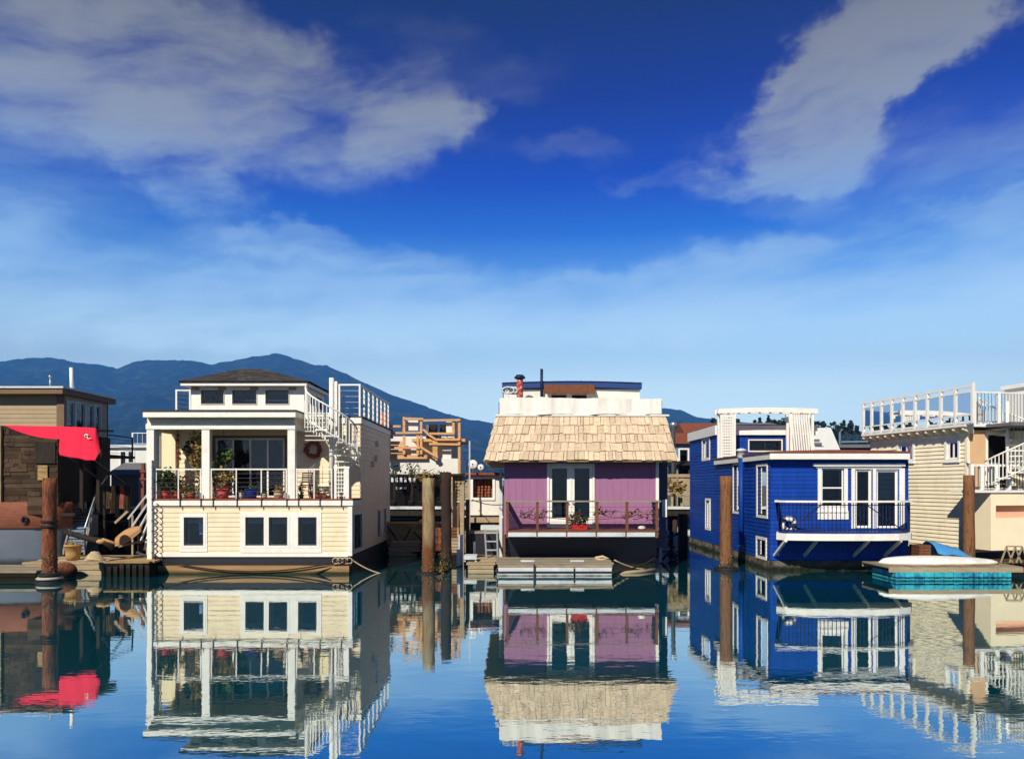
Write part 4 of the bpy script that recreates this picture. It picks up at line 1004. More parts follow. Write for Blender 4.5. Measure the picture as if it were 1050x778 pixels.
for k in range(7): q = a + .03 + (b - a - .1) * k / 6; t.wbox(fG, q, q + .04, hw[2] - .42, hw[2] - .18, .05, .075)
t.build('window_apron', 'white_paint', G)
t = MB(); a, b = fG.uz(833, 476)[0], fG.uz(926.5, 476)[0]; zc = fG.uz(880, 478)[1]
t.wbox(fG, a, b, zc, zc + .1, .001, .14); t.wbox(fG, a + .1, b - .1, zc - .06, zc - .003, .001, .08); t.build('crown_moulding', 'white_paint', G)
t = MB()
for p, q in ((872.5, 876), (894.5, 897.5), (921.5, 927)):
    t.wbox(fG, fG.uz(p, 500)[0], fG.uz(q, 500)[0], hd[2] - .02, zc - .065, .001, .06)
t.wbox(fG, fG.uz(876, 500)[0], fG.uz(921.5, 500)[0], hd[3] + .003, zc - .066, .001, .057)
t.build('door_surround', 'white_paint', G)
window(G, fG, hd, 0, sash_mat='white_paint', sw=.07, sill=False, name='balcony_door')
window(G, fG, hs, 0, sash_mat='white_paint', sw=.06, sill=False, name='side_light', blind=.5)
for h in lh: window(G, lG, h, .1, sash_mat='dark_sash', ny=1, sw=.04, sill=False, curtain=.2)
for h in th: window(G, lG, h, .1, sash_mat='white_paint', sw=.04, sill=False)
window(G, fT, ht, .05, sash_mat='dark_sash', nx=2, sw=.05, sill=False)
# roofs, fascias
rz = Z(462.5, 27.7)
m = MB(); m.box(gx0 - .14, X(933, 27.62), 27.62, yT - .003, gz1, rz - .05); m.build('roof_fascia', 'white_paint', G)
m = MB(); n = 10
for i in range(n):   # faintly bowed edge strip
    a, b = gx0 - .18 + (X(934, 27.58) - gx0 + .18) * i / n, gx0 - .18 + (X(934, 27.58) - gx0 + .18) * (i + 1) / n; za, zb = rz - .047 + .05 * math.sin(math.pi * i / n), rz - .047 + .05 * math.sin(math.pi * (i + 1) / n)
    m.hexa([(a, 27.58, rz - .048), (b, 27.58, rz - .048), (b, yT - .006, rz - .048), (a, yT - .006, rz - .048), (a, 27.58, za + .04), (b, 27.58, zb + .04), (b, yT - .006, zb + .04), (a, yT - .006, za + .04)])
m.build('roof_edge', 'red_deck', G)
m = MB(); m.box(gx0 - .12, tx1 + .12, yT - .15, yTB + .1, tz1, tz1 + .42); m.build('upper_fascia', 'white_paint', G)
m = MB(); m.box(gx0 - .1, tx1 + .1, yT - .13, yTB + .08, tz1 + .423, tz1 + .46); m.build('upper_roof', 'grey_roof', G)
m = MB(); q = gx0 - .16
m.tube([(q, 31.0, .7), (q, 31.0, 4.0)], .1, 12)
d_ = m.build('stove_pipe', 'blue_metal', G) if False else m.build('downpipe', 'blue_siding', G)
m = MB(); m.lathe((q, 31.0, 4.0), [(.11, 0), (.17, .1), (.17, .3), (.2, .3), (.2, .37), (.05, .42)], 16); m.build('pipe_cap', 'foam_white', d_)
# pergola
yP2 = 34.4; pt = Z(424, yP2)
m = MB(); x0, x1 = X(736, yP2) - .02, X(838, yP2)
for y in (yP2 - .1, yP2 + .45): 
    n = 8
    for i in range(n):
        a, b = x0 + (x1 - x0) * i / n, x0 + (x1 - x0) * (i + 1) / n; s0, s1 =   .055 * math.sin(math.pi * i / n), .055 * math.sin(math.pi * (i + 1) / n)
        m.hexa([(a, y, pt + s0), (b, y, pt + s1), (b, y + .09, pt + s1), (a, y + .09, pt + s0), (a, y, pt + .2 + s0), (b, y, pt + .2 + s1), (b, y + .09, pt + .2 + s1), (a, y + .09, pt + .2 + s0)])
pg = m.build('pergola', 'white_paint', G)
m = MB(); n = 9
for i in range(n + 1):
    q = x0 + .1 + (x1 - x0 - .2) * i / n; m.box(q - .025, q + .025, yP2 - .005, yP2 + .44, pt + .03 +   .055 * math.sin(math.pi * i / n), pt + .15 +   .055 * math.sin(math.pi * i / n))
m.build('rafters', 'white_paint', pg)
for a, b in ((739.5, 753), (817, 833)):
    xa, xb = X(a, yP2), X(b, yP2)
    for q in ((xa, xb) if a < 800 else (xa - .25, xb)):
        for y in (yP2, yP2 + .45): m = MB(); m.box(q - .05, q + .05, y - .05, y + .05, rz - .04, pt); m.build('post', 'white_paint', pg)
    m = MB()
    if a < 800:
        k = 15
        for i in range(k): z = rz + .06 + (pt - rz - .1) * i / k; m.box(xa + .05, xb - .05, yP2 - .015, yP2 + .01, z, z + .085)
        for i in range(5): q = xa + .08 + (xb - xa - .16) * i / 4; m.box(q - .015, q + .015, yP2 - .035, yP2 - .016, rz, pt)
    else:
        k = 9
        for i in range(k):   # leaning slats
            q = xa - .25 + (xb - xa + .25) * i / k
            m.hexa([(q + .06, yP2 - .03, rz + .1), (q + .12, yP2 - .03, rz + .1), (q + .12, yP2 + .03, rz + .1), (q + .06, yP2 + .03, rz + .1), (q - .12, yP2 - .03, pt), (q - .05, yP2 - .03, pt), (q - .05, yP2 + .03, pt), (q - .12, yP2 + .03, pt)])
    m.build('slat_screen', 'white_paint', pg)
# front balcony
yF = 26.7; q0, q1 = X(796, yF), X(933.5, yF); zf1, zf0 = Z(547, yF), Z(554, yF)
plan_ = [(796.5, 27.96), (796, 27.2), (806, 26.82), (826, 26.66), (850, 26.58), (876, 26.56), (902, 26.6), (922, 26.72), (934, 27.02), (935, 27.5), (935, 27.96)]
bp = [(X(p, y), y) for p, y in plan_]
m = MB(); m.prism([V(x, y, zf0) for x, y in bp], (0, 0, zf1 - zf0)); m.build('balcony_deck', 'white_paint', G)
ins = [(x + (.08 if i < 2 else -.08 if i > 7 else 0), y + (.08 if 1 < i < 9 else 0) - (.02 if i in (0, 10) else 0)) for i, (x, y) in enumerate(bp)]
m = MB(); m.prism([V(x, y, zf1 + .002) for x, y in ins], (0, 0, .05)); m.build('balcony_floor', 'blue_wall', G)
m = MB(); zt = Z(514, yF)
for (xa, ya), (xb, yb_) in zip(bp, bp[1:]):
    A_, B_ = V(xa, ya, zt), V(xb, yb_, zt); d_ = (B_ - A_).normalized(); s_ = V(-d_.y, d_.x, 0) * .055; u_ = V(0, 0, .032); A_ = A_ - d_ * .02; B_ = B_ + d_ * .02
    m.hexa([A_ - s_ - u_, B_ - s_ - u_, B_ + s_ - u_, A_ + s_ - u_, A_ - s_ + u_, B_ - s_ + u_, B_ + s_ + u_, A_ + s_ + u_])
rp = m.build('railing', 'white_paint', G)
s = MB()
for (xa, ya), (xb, yb_) in zip(ins, ins[1:]):
    ln = math.hypot(xb - xa, yb_ - ya); n_ = max(2, int(ln / .12))
    for i in range(n_): q = V(xa + (xb - xa) * i / n_, ya + (yb_ - ya) * i / n_, zf1 + .05); s.bar(q, V(q.x, q.y, zt - .03), .02)
    for z in (zf1 + .12, zt - .12): s.bar((xa, ya, z), (xb, yb_, z), .028)
s.build('balusters', 'navy_paint', rp)
s = MB()
for a, b in (((846, 518), (806, 546)), ((888, 518), (930, 546))): s.tube([V(X(a[0], yF), yF + .12, zt - .06), V(X(b[0], yF), yF + .12, zf1 + .05)], .018, 6)
s.build('brace_cable', 'black_iron', rp)
for px in (806, 838, 891, 924):
    m = MB(); x = X(px, yF + .1); m.bar((x, yF + .12, zf0 - .01), (x - .0, D2 - .01, zf0 - .62), .09); m.build('balcony_brace', 'white_paint', G)
# hull
m = MB(); nU = 40
def lump(fr, u0, u1, n, top, rows=5):
    k = len(m.v)
    for j in range(rows + 1):
        for i in range(n + 1):
            u = u0 + (u1 - u0) * i / n; z = -.5 + (top + .5) * j / rows
            p = fr.p(u, z, .0); o = .05 + .12 * abs(noise.noise(p * 2.1)) + .06 * noise.noise(p * 6); o *= 1 if j < rows else .3
            m.v.append(fr.p(u, z, o))
    m.f += [[k + j * (n + 1) + i, k + j * (n + 1) + i + 1, k + (j + 1) * (n + 1) + i + 1, k + (j + 1) * (n + 1) + i] for j in range(rows) for i in range(n)]
lump(fG, -.1, gw + .1, 60, gz0 - .02); lump(Frame((gx0, D2, 0), (0, 1, 0), (-1, 0, 0)), -.1, 12.6, 130, gz0 - .02)
m.box(gx0 + .02, gx1 - .02, D2 + .02, yTB, -.6, gz0 - .025); m.build('hull', 'concrete_hull', G)
# life ring on the front wall
t = thing('life_ring', 'round white life ring hung on the blue front wall by the balcony', 'life ring', (X(808.5, 27.9), 27.9, Z(545, 27.9)))
c = V(X(808.5, 27.9), 27.88, Z(537.5, 27.9)); m = MB(); m.tube([c + V(math.cos(a) * .19, 0, math.sin(a) * .19) for a in [i * math.pi / 12 for i in range(25)]], .075, 8); m.build('ring', 'white_fibreglass', t)
m = MB(); m.tube([c + V(math.cos(a) * .28, -.02 + .03 * math.sin(3 * a), math.sin(a) * .28) for a in [i * math.pi / 12 for i in range(25)]], .012, 5); m.build('grab_line', 'rope', t)
for k in range(4):
    a = math.pi / 4 + k * math.pi / 2; m = MB(); m.tube([c + V(math.cos(a + e) * .19, 0, math.sin(a + e) * .19) for e in (-.13, 0, .13)], .079, 8); m.build('band', 'navy_paint', t)
# pile in front
t = thing('mooring_pile', 'brown square topped timber pile standing before the blue houseboat side wall', 'pile', (X(744.5, 28.2), 28.2, -1), 'mooring piles')
x = X(744.5, 28.2); m = MB(); rows = 12; r = .215; pts = []
for j in range(rows + 1):
    z = -1 + (Z(488, 28.2) + 1) * j / rows
    for k in range(16):
        a = 2 * math.pi * k / 16; e = r * (1 + .08 * noise.noise(V(math.cos(a) * 2, math.sin(a) * 2, z * 1.3))); pts.append(V(x + e * math.cos(a), 28.2 + e * math.sin(a), z))
m.add(pts, [(i * 16 + k, i * 16 + (k + 1) % 16, (i + 1) * 16 + (k + 1) % 16, (i + 1) * 16 + k) for i in range(rows) for k in range(16)], True); m.f.append([rows * 16 + k for k in range(16)]); m.build('post', 'pile_brown', t); barnacles(t, (x, 28.2), .22, .5)
m = MB(); m.lathe((x, 28.2, -.05), [(.26, 0), (.42, .02), (.44, .12), (.3, .17), (.26, .12)], 20); m.build('collar', 'rubber', t)

# ================================================================== YELLOW-CREAM HOUSEBOAT (right, turned a little)
ang = R(10.8); U1 = (-math.sin(ang), math.cos(ang), 0); N1 = (-math.cos(ang), -math.sin(ang), 0)
ox = X(992, 29); O = (ox, 29, 0)
lH = Frame(O, U1, N1); fH = Frame(O, (math.cos(ang), math.sin(ang), 0), (math.sin(ang), -math.cos(ang), 0))
H = thing('yellow_houseboat', 'pale yellow lap sided houseboat with glass screened roof deck and spiral staircase', 'houseboat', (ox + 2, 33, 0))
zb, zt = .55, Z(441, 29); Lh = 5.6; Fw = 7.0
hwn = [lH.rect(921.5, 456, 936.5, 472), lH.rect(971, 452.5, 983, 470.5)]
hdr = fH.rect(1012, 446, 1032, 500)
m = MB(); sd = MB()
wall(m, lH, .125, Lh, zb, zt, hwn); siding(sd, lH, 0, Lh, zb, zt, hwn, .15, .004, .036)
wall(m, fH, 0, Fw, zb, zt, [hdr]); siding(sd, fH, 0, .05, zb, zt, (), .19); u15 = fH.uz(1014, 540)[0]
siding(sd, fH, .05, Fw, zb, 2.7, (), .15, .004, .036); u36 = hdr[1] + .2; siding(sd, fH, u36, Fw, 2.9, zt, (), .15, .004, .036)
bk = Frame(lH.p(Lh, 0), (math.cos(ang), math.sin(ang), 0), (-math.sin(ang), math.cos(ang), 0)); wall(m, bk, 0, Fw, zb, zt)
rt_ = Frame(fH.p(Fw, 0), U1, (math.cos(ang), math.sin(ang), 0)); wall(m, rt_, .125, Lh, zb, zt)
m.build('wall', 'yellow_wall', H); sd.build('siding', 'yellow_siding', H)
m = MB(); m.wbox(fH, .13, Fw - .13, zb + .1, zt - .1, -3.1, -3.0); m.build('room_wall', 'room_wall', H)
for h in hwn: window(H, lH, h, .09, sash_mat='white_paint', nx=2, sw=.05)
ring_ = MB(); ring(ring_, fH, hdr[0], hdr[1], hdr[2], hdr[3], .11, .001, .06); df = ring_.build('door_frame', 'white_paint', H)
m = MB(); m.wbox(fH, hdr[0] + .01, hdr[1] - .01, hdr[2], hdr[3] - .01, -.09, -.05); dd = m.build('door', 'black_void', df)
m = MB(); m.wbox(fH, hdr[0] + .06, hdr[1] - .3, hdr[2] + .06, hdr[3] - 1.0, -.05, -.04); m.build('screen', 'galvanised', dd)
m = MB(); m.wbox(lH, -.06, .06, zb, zt, -.06, .06); m.build('corner_board', 'yellow_wall', H)
# hull + roof deck
m = MB(); m.wbox(lH, -.02, Lh, -.6, zb - .003, -Fw, -.03); m.build('hull', 'hull_dark', H)
us_end = Frame(lH.p(0, 0, .36), U1, N1).uz(884.5, 430)[0]; dz0, dz1 = zt + .002, zt + .2; OV = .42
m = MB(); pl = [lH.p(-.35, 0, OV), lH.p(us_end, 0, OV), lH.p(us_end, 0, -Fw), lH.p(-.35, 0, -Fw)]
m.prism([V(p.x, p.y, dz1 - .09) for p in pl][::-1], (0, 0, .09)); m.build('roof_deck', 'white_paint', H)
m = MB(); pl2 = [lH.p(-1.5, 0, -.45), lH.p(-.36, 0, -.45), lH.p(-.36, 0, -Fw), lH.p(-1.5, 0, -Fw)]; m.prism([V(p.x, p.y, dz1 - .12) for p in pl2][::-1], (0, 0, .11)); m.build('landing', 'grey_roof', H)
n = 13
for k in range(n):
    u = -.25 + (us_end + .15) * k / (n - 1); m = MB()
    m.prism([lH.p(u, dz1 - .09 - .003, OV - .04), lH.p(u, dz1 - .2, OV - .04), lH.p(u, dz1 - .33, .0), lH.p(u, dz1 - .33, -.05), lH.p(u, dz1 - .09 - .003, -.05)], Vector(U1) * .09); m.build('rafter_tail', 'yellow_wall', H)
# wind screen along the deck edge
pxs = [997.5, 980, 965, 951, 938.5, 926, 914.5, 904, 894, 885.5]
eF = Frame(lH.p(0, 0, OV - .06), U1, N1); us = [eF.uz(p, 430)[0] for p in pxs]
hr = 1.32; m = MB()
for z, w_ in ((hr - .03, .05), (hr - .22, .035), (.28, .03), (.02, .05)): m.wbox(eF, us[0], us[-1], dz1 + z, dz1 + z + w_ * 1.6, -.04, .04)
ws = m.build('wind_screen', 'white_paint', H)
for i, u in enumerate(us): m = MB(); m.wbox(eF, u - .05, u + .05, dz1, dz1 + hr - (.035 if i else -.12), -.05, .05); m.build('post', 'white_paint', ws)
for a, b in zip(us, us[1:]): m = MB(); m.wbox(eF, a + .06, b - .06, dz1 + .34, dz1 + hr - .23, -.006, .006); m.build('glass_panel', 'clear_glass', ws)
gF = Frame(fH.p(0, 0, .3), fH.u, fH.n)
uu = [gF.uz(p, 430)[0] for p in (999, 1008, 1024, 1028, 1062, 1100)]
rail_run(H, [gF.p(uu[0], dz1, 0), gF.p(uu[2], dz1, 0), gF.p(uu[4], dz1, 0), gF.p(uu[5], dz1, 0)], 1.15, .1, 0, 'white_paint', 'galvanised', balusters=.13, top=.06, name='roof_railing')
m = MB(); cu = Frame(fH.p(0, 0, -2.4), fH.u, fH.n).uz(1030, 420)[0]; m.wbox(fH, cu, Fw - .3, dz1 + .003, dz1 + 1.62, -2.4, -1.0); m.build('roof_cabin', 'far_white', H)
m = MB(); m.wbox(fH, cu - .1, Fw, dz1 + 1.625, dz1 + 1.78, -2.5, -.8); m.build('cabin_roof', 'white_paint', H)
m = MB(); m.wbox(fH, cu + .5, Fw - .8, dz1 + .75, dz1 + 1.35, -.998, -.96); m.build('cabin_window', 'window_glass', H)
# lower bay with balcony on top
ub = fH.uz(1017, 535)[0]; bo = 1.05; bFr = Frame(fH.p(0, 0, bo), fH.u, fH.n)
ubb = bFr.uz(1016, 535)[0]; zbt = bFr.uz(1030, 505)[1]; zbb = bFr.uz(1030, 564)[1]
nich = bFr.rect(1021, 518, 1060, 531)
m = MB(); wall(m, bFr, ubb, Fw, zbb, zbt, [nich], .3); m.wbox(fH, ubb, Fw, zbb, zbt, .06, bo - .31); m.build('lower_bay', 'yellow_wall', H)
m = MB(); m.wbox(bFr, nich[0] - .0, nich[1], nich[2], nich[3], -.305, -.25); m.wbox(bFr, nich[0], nich[0] + .03, nich[2], nich[3], -.25, -.02); m.build('niche', 'pinkish_wall', H)
zfl = zbt; ud0 = bFr.uz(995, 505)[0]
m = MB(); m.wbox(bFr, ud0, Fw + .1, zfl + .003, zfl + .09, -bo + .06, .06); m.build('balcony_floor', 'white_paint', H)
rail_run(H, [bFr.p(bFr.uz(p, 490)[0], zfl + .09, 0) for p in (996, 1006.5, 1022, 1034, 1060, 1090)], bFr.uz(1020, 477)[1] - zfl - .09, .13, 0, 'white_paint', 'black_iron', balusters=.11, top=.08, name='balcony_railing')
m = MB(); m.tube([bFr.p(ud0, zfl + .09 + .95, 0) + V(0, 0, 0), bFr.p(ud0 - .05, zfl + 1.1, -.1), bFr.p(ud0 + .15, zfl + .75, -.15), bFr.p(ud0, zfl + .15, -.2)], .05, 8); m.build('rail_scroll', 'white_paint', H)
# recessed side panel by the door
m = MB(); m.wbox(fH, .07, hdr[0] - .12, 2.9, zt - .003, .0515, .075); m.build('render_panel', 'salmon_wall', H)
scc = bFr.p(bFr.uz(1041, 480)[0], 0, -.35)
spiral_stair(H, V(scc.x, scc.y, 0), .95, zfl + .09, dz1, R(190), R(190 + 300), 12, pole_top=dz1 + .8, pole_r=.05)
m = MB(); u, z = fH.uz(1007.5, 545); m.wbox(fH, u - .11, u + .1, z - .08, z + .18, .05, .26); m.build('wall_lamp', 'white_paint', H)
m = MB(); m.wbox(fH, u - .02, u + .02, z - .4, z - .08, .05, .09); m.wbox(fH, u - .09, u - .02, z - .35, z - .1, .05, .1); m.build('conduit', 'galvanised', H)
for i, (px, lab) in enumerate(((1003, 'brown wooden deck chair nearest the corner of the glass screened roof deck'), (1017, 'brown wooden deck chair farther from the corner on the yellow houseboat roof deck'))):
    b = gF.p(gF.uz(px, 430)[0], 0, -.9); b.z = dz1
    t = thing('deck_chair', lab, 'chair', b, 'deck chairs on the yellow houseboat roof')
    for sx in (-.25, .25):
        for sy in (-.22, .22): m = MB(); m.bar(b + V(sx, sy, 0), b + V(sx, sy, .95 if sy > 0 else .6), .05); m.build('leg', 'brown_rail', t)
    m = MB(); m.box(b.x - .28, b.x + .28, b.y - .25, b.y + .25, b.z + .4, b.z + .45); m.build('seat', 'brown_rail', t)
    m = MB()
    for k in range(5): m.box(b.x - .25 + k * .11, b.x - .18 + k * .11, b.y + .23, b.y + .26, b.z + .5, b.z + 1.0)
    m.build('backrest', 'brown_rail', t)
# pile right
t = thing('mooring_pile', 'knotty brown round pile standing before the yellow houseboat corner', 'pile', (X(993.5, 27.8), 27.8, -1), 'mooring piles')
m = pile_mesh((X(993.5, 27.8), 27.8, 0), .2, Z(487, 27.8), taper=.9); m.build('post', 'pile_brown', t); barnacles(t, (X(993.5, 27.8), 27.8), .2, .5)
m = MB(); m.lathe((X(993.5, 27.8), 27.8, .25), [(.21, 0), (.33, .02), (.34, .14), (.21, .18)], 18); m.build('collar', 'rubber', t)
# dock, kayak, floats on the right
dx0, dx1 = X(908, 25.2), X(1046, 25.2)
t = thing('floating_dock', 'grey plank dock resting on turquoise floats in front of the blue houseboat', 'dock', ((dx0 + dx1) / 2, 26, 0))
zt_ = .42; m = MB(); k = 24
for i in range(k):
    a = dx0 + (dx1 - dx0) * i / k; m.box(a, a + (dx1 - dx0) / k - .015, 25.05, 26.9, zt_ - .04 + rng.uniform(0, .008), zt_ + rng.uniform(0, .01))
m.build('decking', 'grey_wood', t)
m = MB(); m.box(dx0 + .02, dx1 - .02, 25.0, 25.04, zt_ - .16, zt_ - .01); m.box(dx0 + .02, dx1 - .02, 26.9, 26.94, zt_ - .16, zt_ - .01); m.build('beam', 'weathered_wood', t)
f0, f1 = X(918, 24.9), X(1037, 24.9); cut = X(998, 24.9)
for a, b in ((f0, cut - .02), (cut + .02, f1)):
    for z0, z1 in ((-.12, .085), (.125, .27)):
        m = MB(); q = 16
        for j in range(q):
            p, r_2 = a + (b - a) * j / q, a + (b - a) * (j + 1) / q; m.box(p, r_2 - .012, 24.86 + .02 * (j % 2), 26.5, z0, z1 - .006 * (j % 3))
        m.build('float', 'turquoise', t)
t = thing('dinghy', 'long white dinghy lying upside down on the plank dock', 'dinghy', (X(962, 25.9), 25.9, zt_))
m = MB(); rows = 22; nseg = 10; a, b = X(903, 25.7), X(1022, 25.9)
for i in range(rows + 1):
    f = i / rows; x = a + (b - a) * f; wd_ = .5 * math.sin(math.pi * min(.999, max(.001, f ** .8))) ** .6; hh = .07 + .2 * math.sin(math.pi * f ** .75) ** .5
    for k in range(nseg + 1):
        q = math.pi * k / nseg; m.v.append(V(x, 25.85 - math.cos(q) * wd_, zt_ + .02 + math.sin(q) ** .8 * hh))
m.f += [[i * (nseg + 1) + k, i * (nseg + 1) + k + 1, (i + 1) * (nseg + 1) + k + 1, (i + 1) * (nseg + 1) + k] for i in range(rows) for k in range(nseg)]; m.smooth = set(range(len(m.f)))
m.build('hull', 'white_fibreglass', t)
m = MB(); pr = [];  
for sgn in (-1, 1): m.tube([V(a + (b - a) * f, 25.85 + sgn * .5 * math.sin(math.pi * min(.999, max(.001, f ** .8))) ** .6, zt_ + .03) for f in [i / 22 for i in range(23)]], .03, 6)
m.build('gunwale', 'weathered_wood', t)
m = MB(); c = W(967, 562, 28.2)
m = MB(); k = 18
for i in range(k + 1):
    for j in range(9):
        f, g = i / k, j / 8; x = X(951, 28) + (X(988, 28) - X(951, 28)) * f; y = 27.3 + 1.3 * g
        m.v.append(V(x, y, .42 + (.62 - .3 * f) * math.sin(math.pi * max(.04, min(.96, g))) ** .5 * (1 - .6 * max(0, f - .75) / .25) + .06 * noise.noise(V(x * 3, y * 3, 0))))
m.f += [[i * 9 + j, (i + 1) * 9 + j, (i + 1) * 9 + j + 1, i * 9 + j + 1] for i in range(k) for j in range(8)]; m.smooth = set(range(len(m.f)))
m.prism([(X(951, 28), 27.3, .3), (X(988, 28), 27.3, .3), (X(988, 28), 28.6, .3), (X(951, 28), 28.6, .3)], (0, 0, .13))
m.thing('tarp', 'blue_tarp', 'crumpled blue tarpaulin over stacked goods at the foot of the yellow wall', 'tarpaulin')
m = MB(); x0_, x1_ = X(938, 27.9), X(950, 27.9)
for k in range(5): m.box(x0_, x1_, 27.6, 28.3, .42 + k * .1, .505 + k * .1)
for s in (x0_ + .03, x1_ - .08):m.box(s, s + .05, 27.58, 27.598, .42, .92)
m.thing('crate', 'brown_rail', 'brown slatted crate beside the crumpled blue tarpaulin', 'crate')
t = thing('floating_dock', 'low dark timber float between the blue houseboat and the yellow wall', 'dock', (X(960, 28.2), 28.3, 0))
m = MB(); k = 16; a, b = X(930, 28), X(1050, 28)
for i in range(k): q = a + (b - a) * i / k; m.box(q, q + (b - a) / k - .02, 27.1, 28.9, .3, .36 + rng.uniform(0, .015))
m.build('decking', 'stained_planks', t)
m = MB(); m.box(a, b, 27.15, 28.85, -.2, .297); m.build('pontoon', 'black_void', t)
t = thing('lobster_trap', 'small wooden A framed rack on the right end of the dark timber float', 'rack', (X(1040, 27), 27, .36))
for s in (1032, 1041, 1048):
    q = X(s, 27); 
    m = MB(); m.bar((q - .2, 27, .36), (q, 27, .9), .04); m.bar((q + .2, 27, .36), (q, 27, .9), .04); m.build('frame', 'weathered_wood', t)
m = MB(); m.bar((X(1032, 27), 27, .92), (X(1048, 27), 27, .92), .05); m.build('ridge_bar', 'weathered_wood', t)
# ================================================================== SHINGLED ARK (left foreground)
yA = 29.5; ax1 = X(60, yA); ax0 = X(-75, yA)
K = thing('shingled_ark', 'dark shingled ark houseboat on a rusty barge hull with a bright red canvas awning', 'houseboat', ((ax0 + ax1) / 2, 32, 0))
fK = front(ax0, yA); wl = ax1 - ax0
zlo, zhi = Z(516, yA), Z(450, yA); zl0 = Z(436, yA)
uA = X(2, yA) - ax0
m = MB(); n = 26    # wall whose top sweeps down in a curve from left to right
def topz(u): 
    f = max(0, min(1, (u - uA) / (wl - uA))); return zl0 + (zhi - zl0) * (1 - (1 - f) ** 2.0)
for i in range(n):
    u0, u1 = wl * i / n, wl * (i + 1) / n
    m.hexa([fK.p(u0, zlo, 0), fK.p(u1, zlo, 0), fK.p(u1, zlo, -.15), fK.p(u0, zlo, -.15), fK.p(u0, topz(u0), 0), fK.p(u1, topz(u1), 0), fK.p(u1, topz(u1), -.15), fK.p(u0, topz(u0), -.15)])
m.box(ax1 - .15, ax1 - .002, yA + .15, 32.6, zlo, zhi); m.box(ax0, ax0 + .15, yA + .15, 32.6, zlo, zl0); m.box(ax0 + .15, ax1 - .15, 32.5, 32.597, zlo, zhi); m.build('wall', 'dark_wood', K)
m = MB()
rows = 19; zst = zlo
for r in range(rows):
    za = zst + (zl0 - zst) * r / rows; zbb = za + (zl0 - zst) / rows * 1.2; u = 0
    while u < wl - .05:
        wv_ = rng.choice((rng.uniform(.1, .3), rng.uniform(.3, 1.3))); v = min(wl, u + wv_); tt = min(zbb, min(topz(u), topz(v)))
        if tt > za + .06:
            d_ = rng.uniform(0, .05); t1 = rng.uniform(.015, .06)
            m.hexa([fK.p(u, za - d_, t1), fK.p(v - .012, za - d_, t1), fK.p(v - .012, za - d_, .0), fK.p(u, za - d_, .0), fK.p(u, tt, .012), fK.p(v - .012, tt, .012), fK.p(v - .012, tt, .0), fK.p(u, tt, .0)])
        u = v
# lower right patch of boards stepping down over the hull
for k in range(4):
    a = X(29, yA - .35) ; b = X(46, yA - .35); z1 = Z(510 + k * 4.3, yA - .35); m.box(a + rng.uniform(-.03, .03), b, yA - .38, yA - .32, z1 - .15, z1)
m.build('shingle_cladding', 'dark_shingle', K)
m = MB(); m.box(X(-2, yA), X(3.2, yA), yA - .14, yA + .02, zlo, zl0 - .05); m.build('corner_post', 'pile_pale', K)
m = MB(); q0, q1 = fK.uz(37, 480)[0], fK.uz(58, 480)[0]; m.wbox(fK, q0, q1, Z(475, yA), Z(453, yA), .07, .09); m.build('shutter', 'dark_wood', K)
m = MB(); q0, q1 = fK.uz(40, 480)[0], fK.uz(50, 480)[0]; m.wbox(fK, q0, q1, Z(492, yA), Z(477, yA), .071, .088); m.build('board_patch', 'stained_planks', K)
# entrance wall set back under the awning
yE = 31.9; e0, e1 = ax1, X(104, yE); fE = front(e0, yE); eh = [fE.rect(70, 478, 78, 500), fE.rect(88, 480, 99, 526)]
m = MB(); wall(m, fE, 0, e1 - e0, zlo - .5, Z(448, yE), eh); m.box(e1 - .12, e1, yE + .125, 32.6, zlo - .5, Z(448, yE)); m.build('entrance_wall', 'dark_wood', K)
window(K, fE, eh[0], .06, trim_mat='dark_wood', sash_mat='grey_wood', sw=.04, sill=False)
m = MB(); m.wbox(fE, eh[1][0], eh[1][1], eh[1][2], eh[1][3], -.1, -.06); m.build('door', 'black_void', K)
m = MB(); m.box(ax1, e1 + .2, yA + .1, yE - .003, Z(528, 30.5), Z(525, 30.5)); m.build('porch_floor', 'dark_wood', K)
for px in (66, 84, 101): m = MB(); x = X(px, 30.3); m.box(x - .06, x + .06, 30.25, 30.37, Z(525, 30.5), Z(466, 30.3)); m.build('porch_post', 'dark_wood', K)
# hull: flared barge sides following a curved plan
def plan(off):
    pts = [(ax0 - 2 - off, yA + 3), (ax0 - 1, yA - .1 - off), (X(10, yA), yA - .12 - off), (X(38, yA), yA - .1 - off), (X(52, yA), yA + .12 - off * .9)]
    pts += [(ax1 + .25 + off * .3, yA + .5 - off * .6), (X(70, 30.6) + off * .5, 30.5), (X(76, 31.6) + off * .6, 31.6), (X(79, 33) + off * .4, 33.0)]
    return pts
def loft(levels):
    mb = MB(); L_ = [[V(x, y, z) for x, y in plan(o)] for z, o in levels]; nn = len(L_[0])
    for ring_ in L_: mb.v += ring_
    mb.f += [[j * nn + i, j * nn + i + 1, (j + 1) * nn + i + 1, (j + 1) * nn + i] for j in range(len(levels) - 1) for i in range(nn - 1)]
    mb.smooth = set(range(len(mb.f))); return mb
zw = Z(541, yA)
loft([(-.7, -.5), (0, -.25), (.5, -.02), (zw, .16)]).build('hull', 'grey_hull', K)
wm = loft([(zw - .02, .2), (zw + .03, .26), (zlo - .1, .22), (zlo + .05, .16), (zlo + .06, -.3)]); wm.build('wale', 'rust_wale', K)
m = MB(); c = V(X(25.5, yA - .4), yA - .42, Z(532.5, yA)); m.tube([c + V(math.cos(a) * .1, -.01, math.sin(a) * .13) for a in [i * math.pi / 8 for i in range(17)]], .03, 6); m.build('hawse_ring', 'black_iron', K)
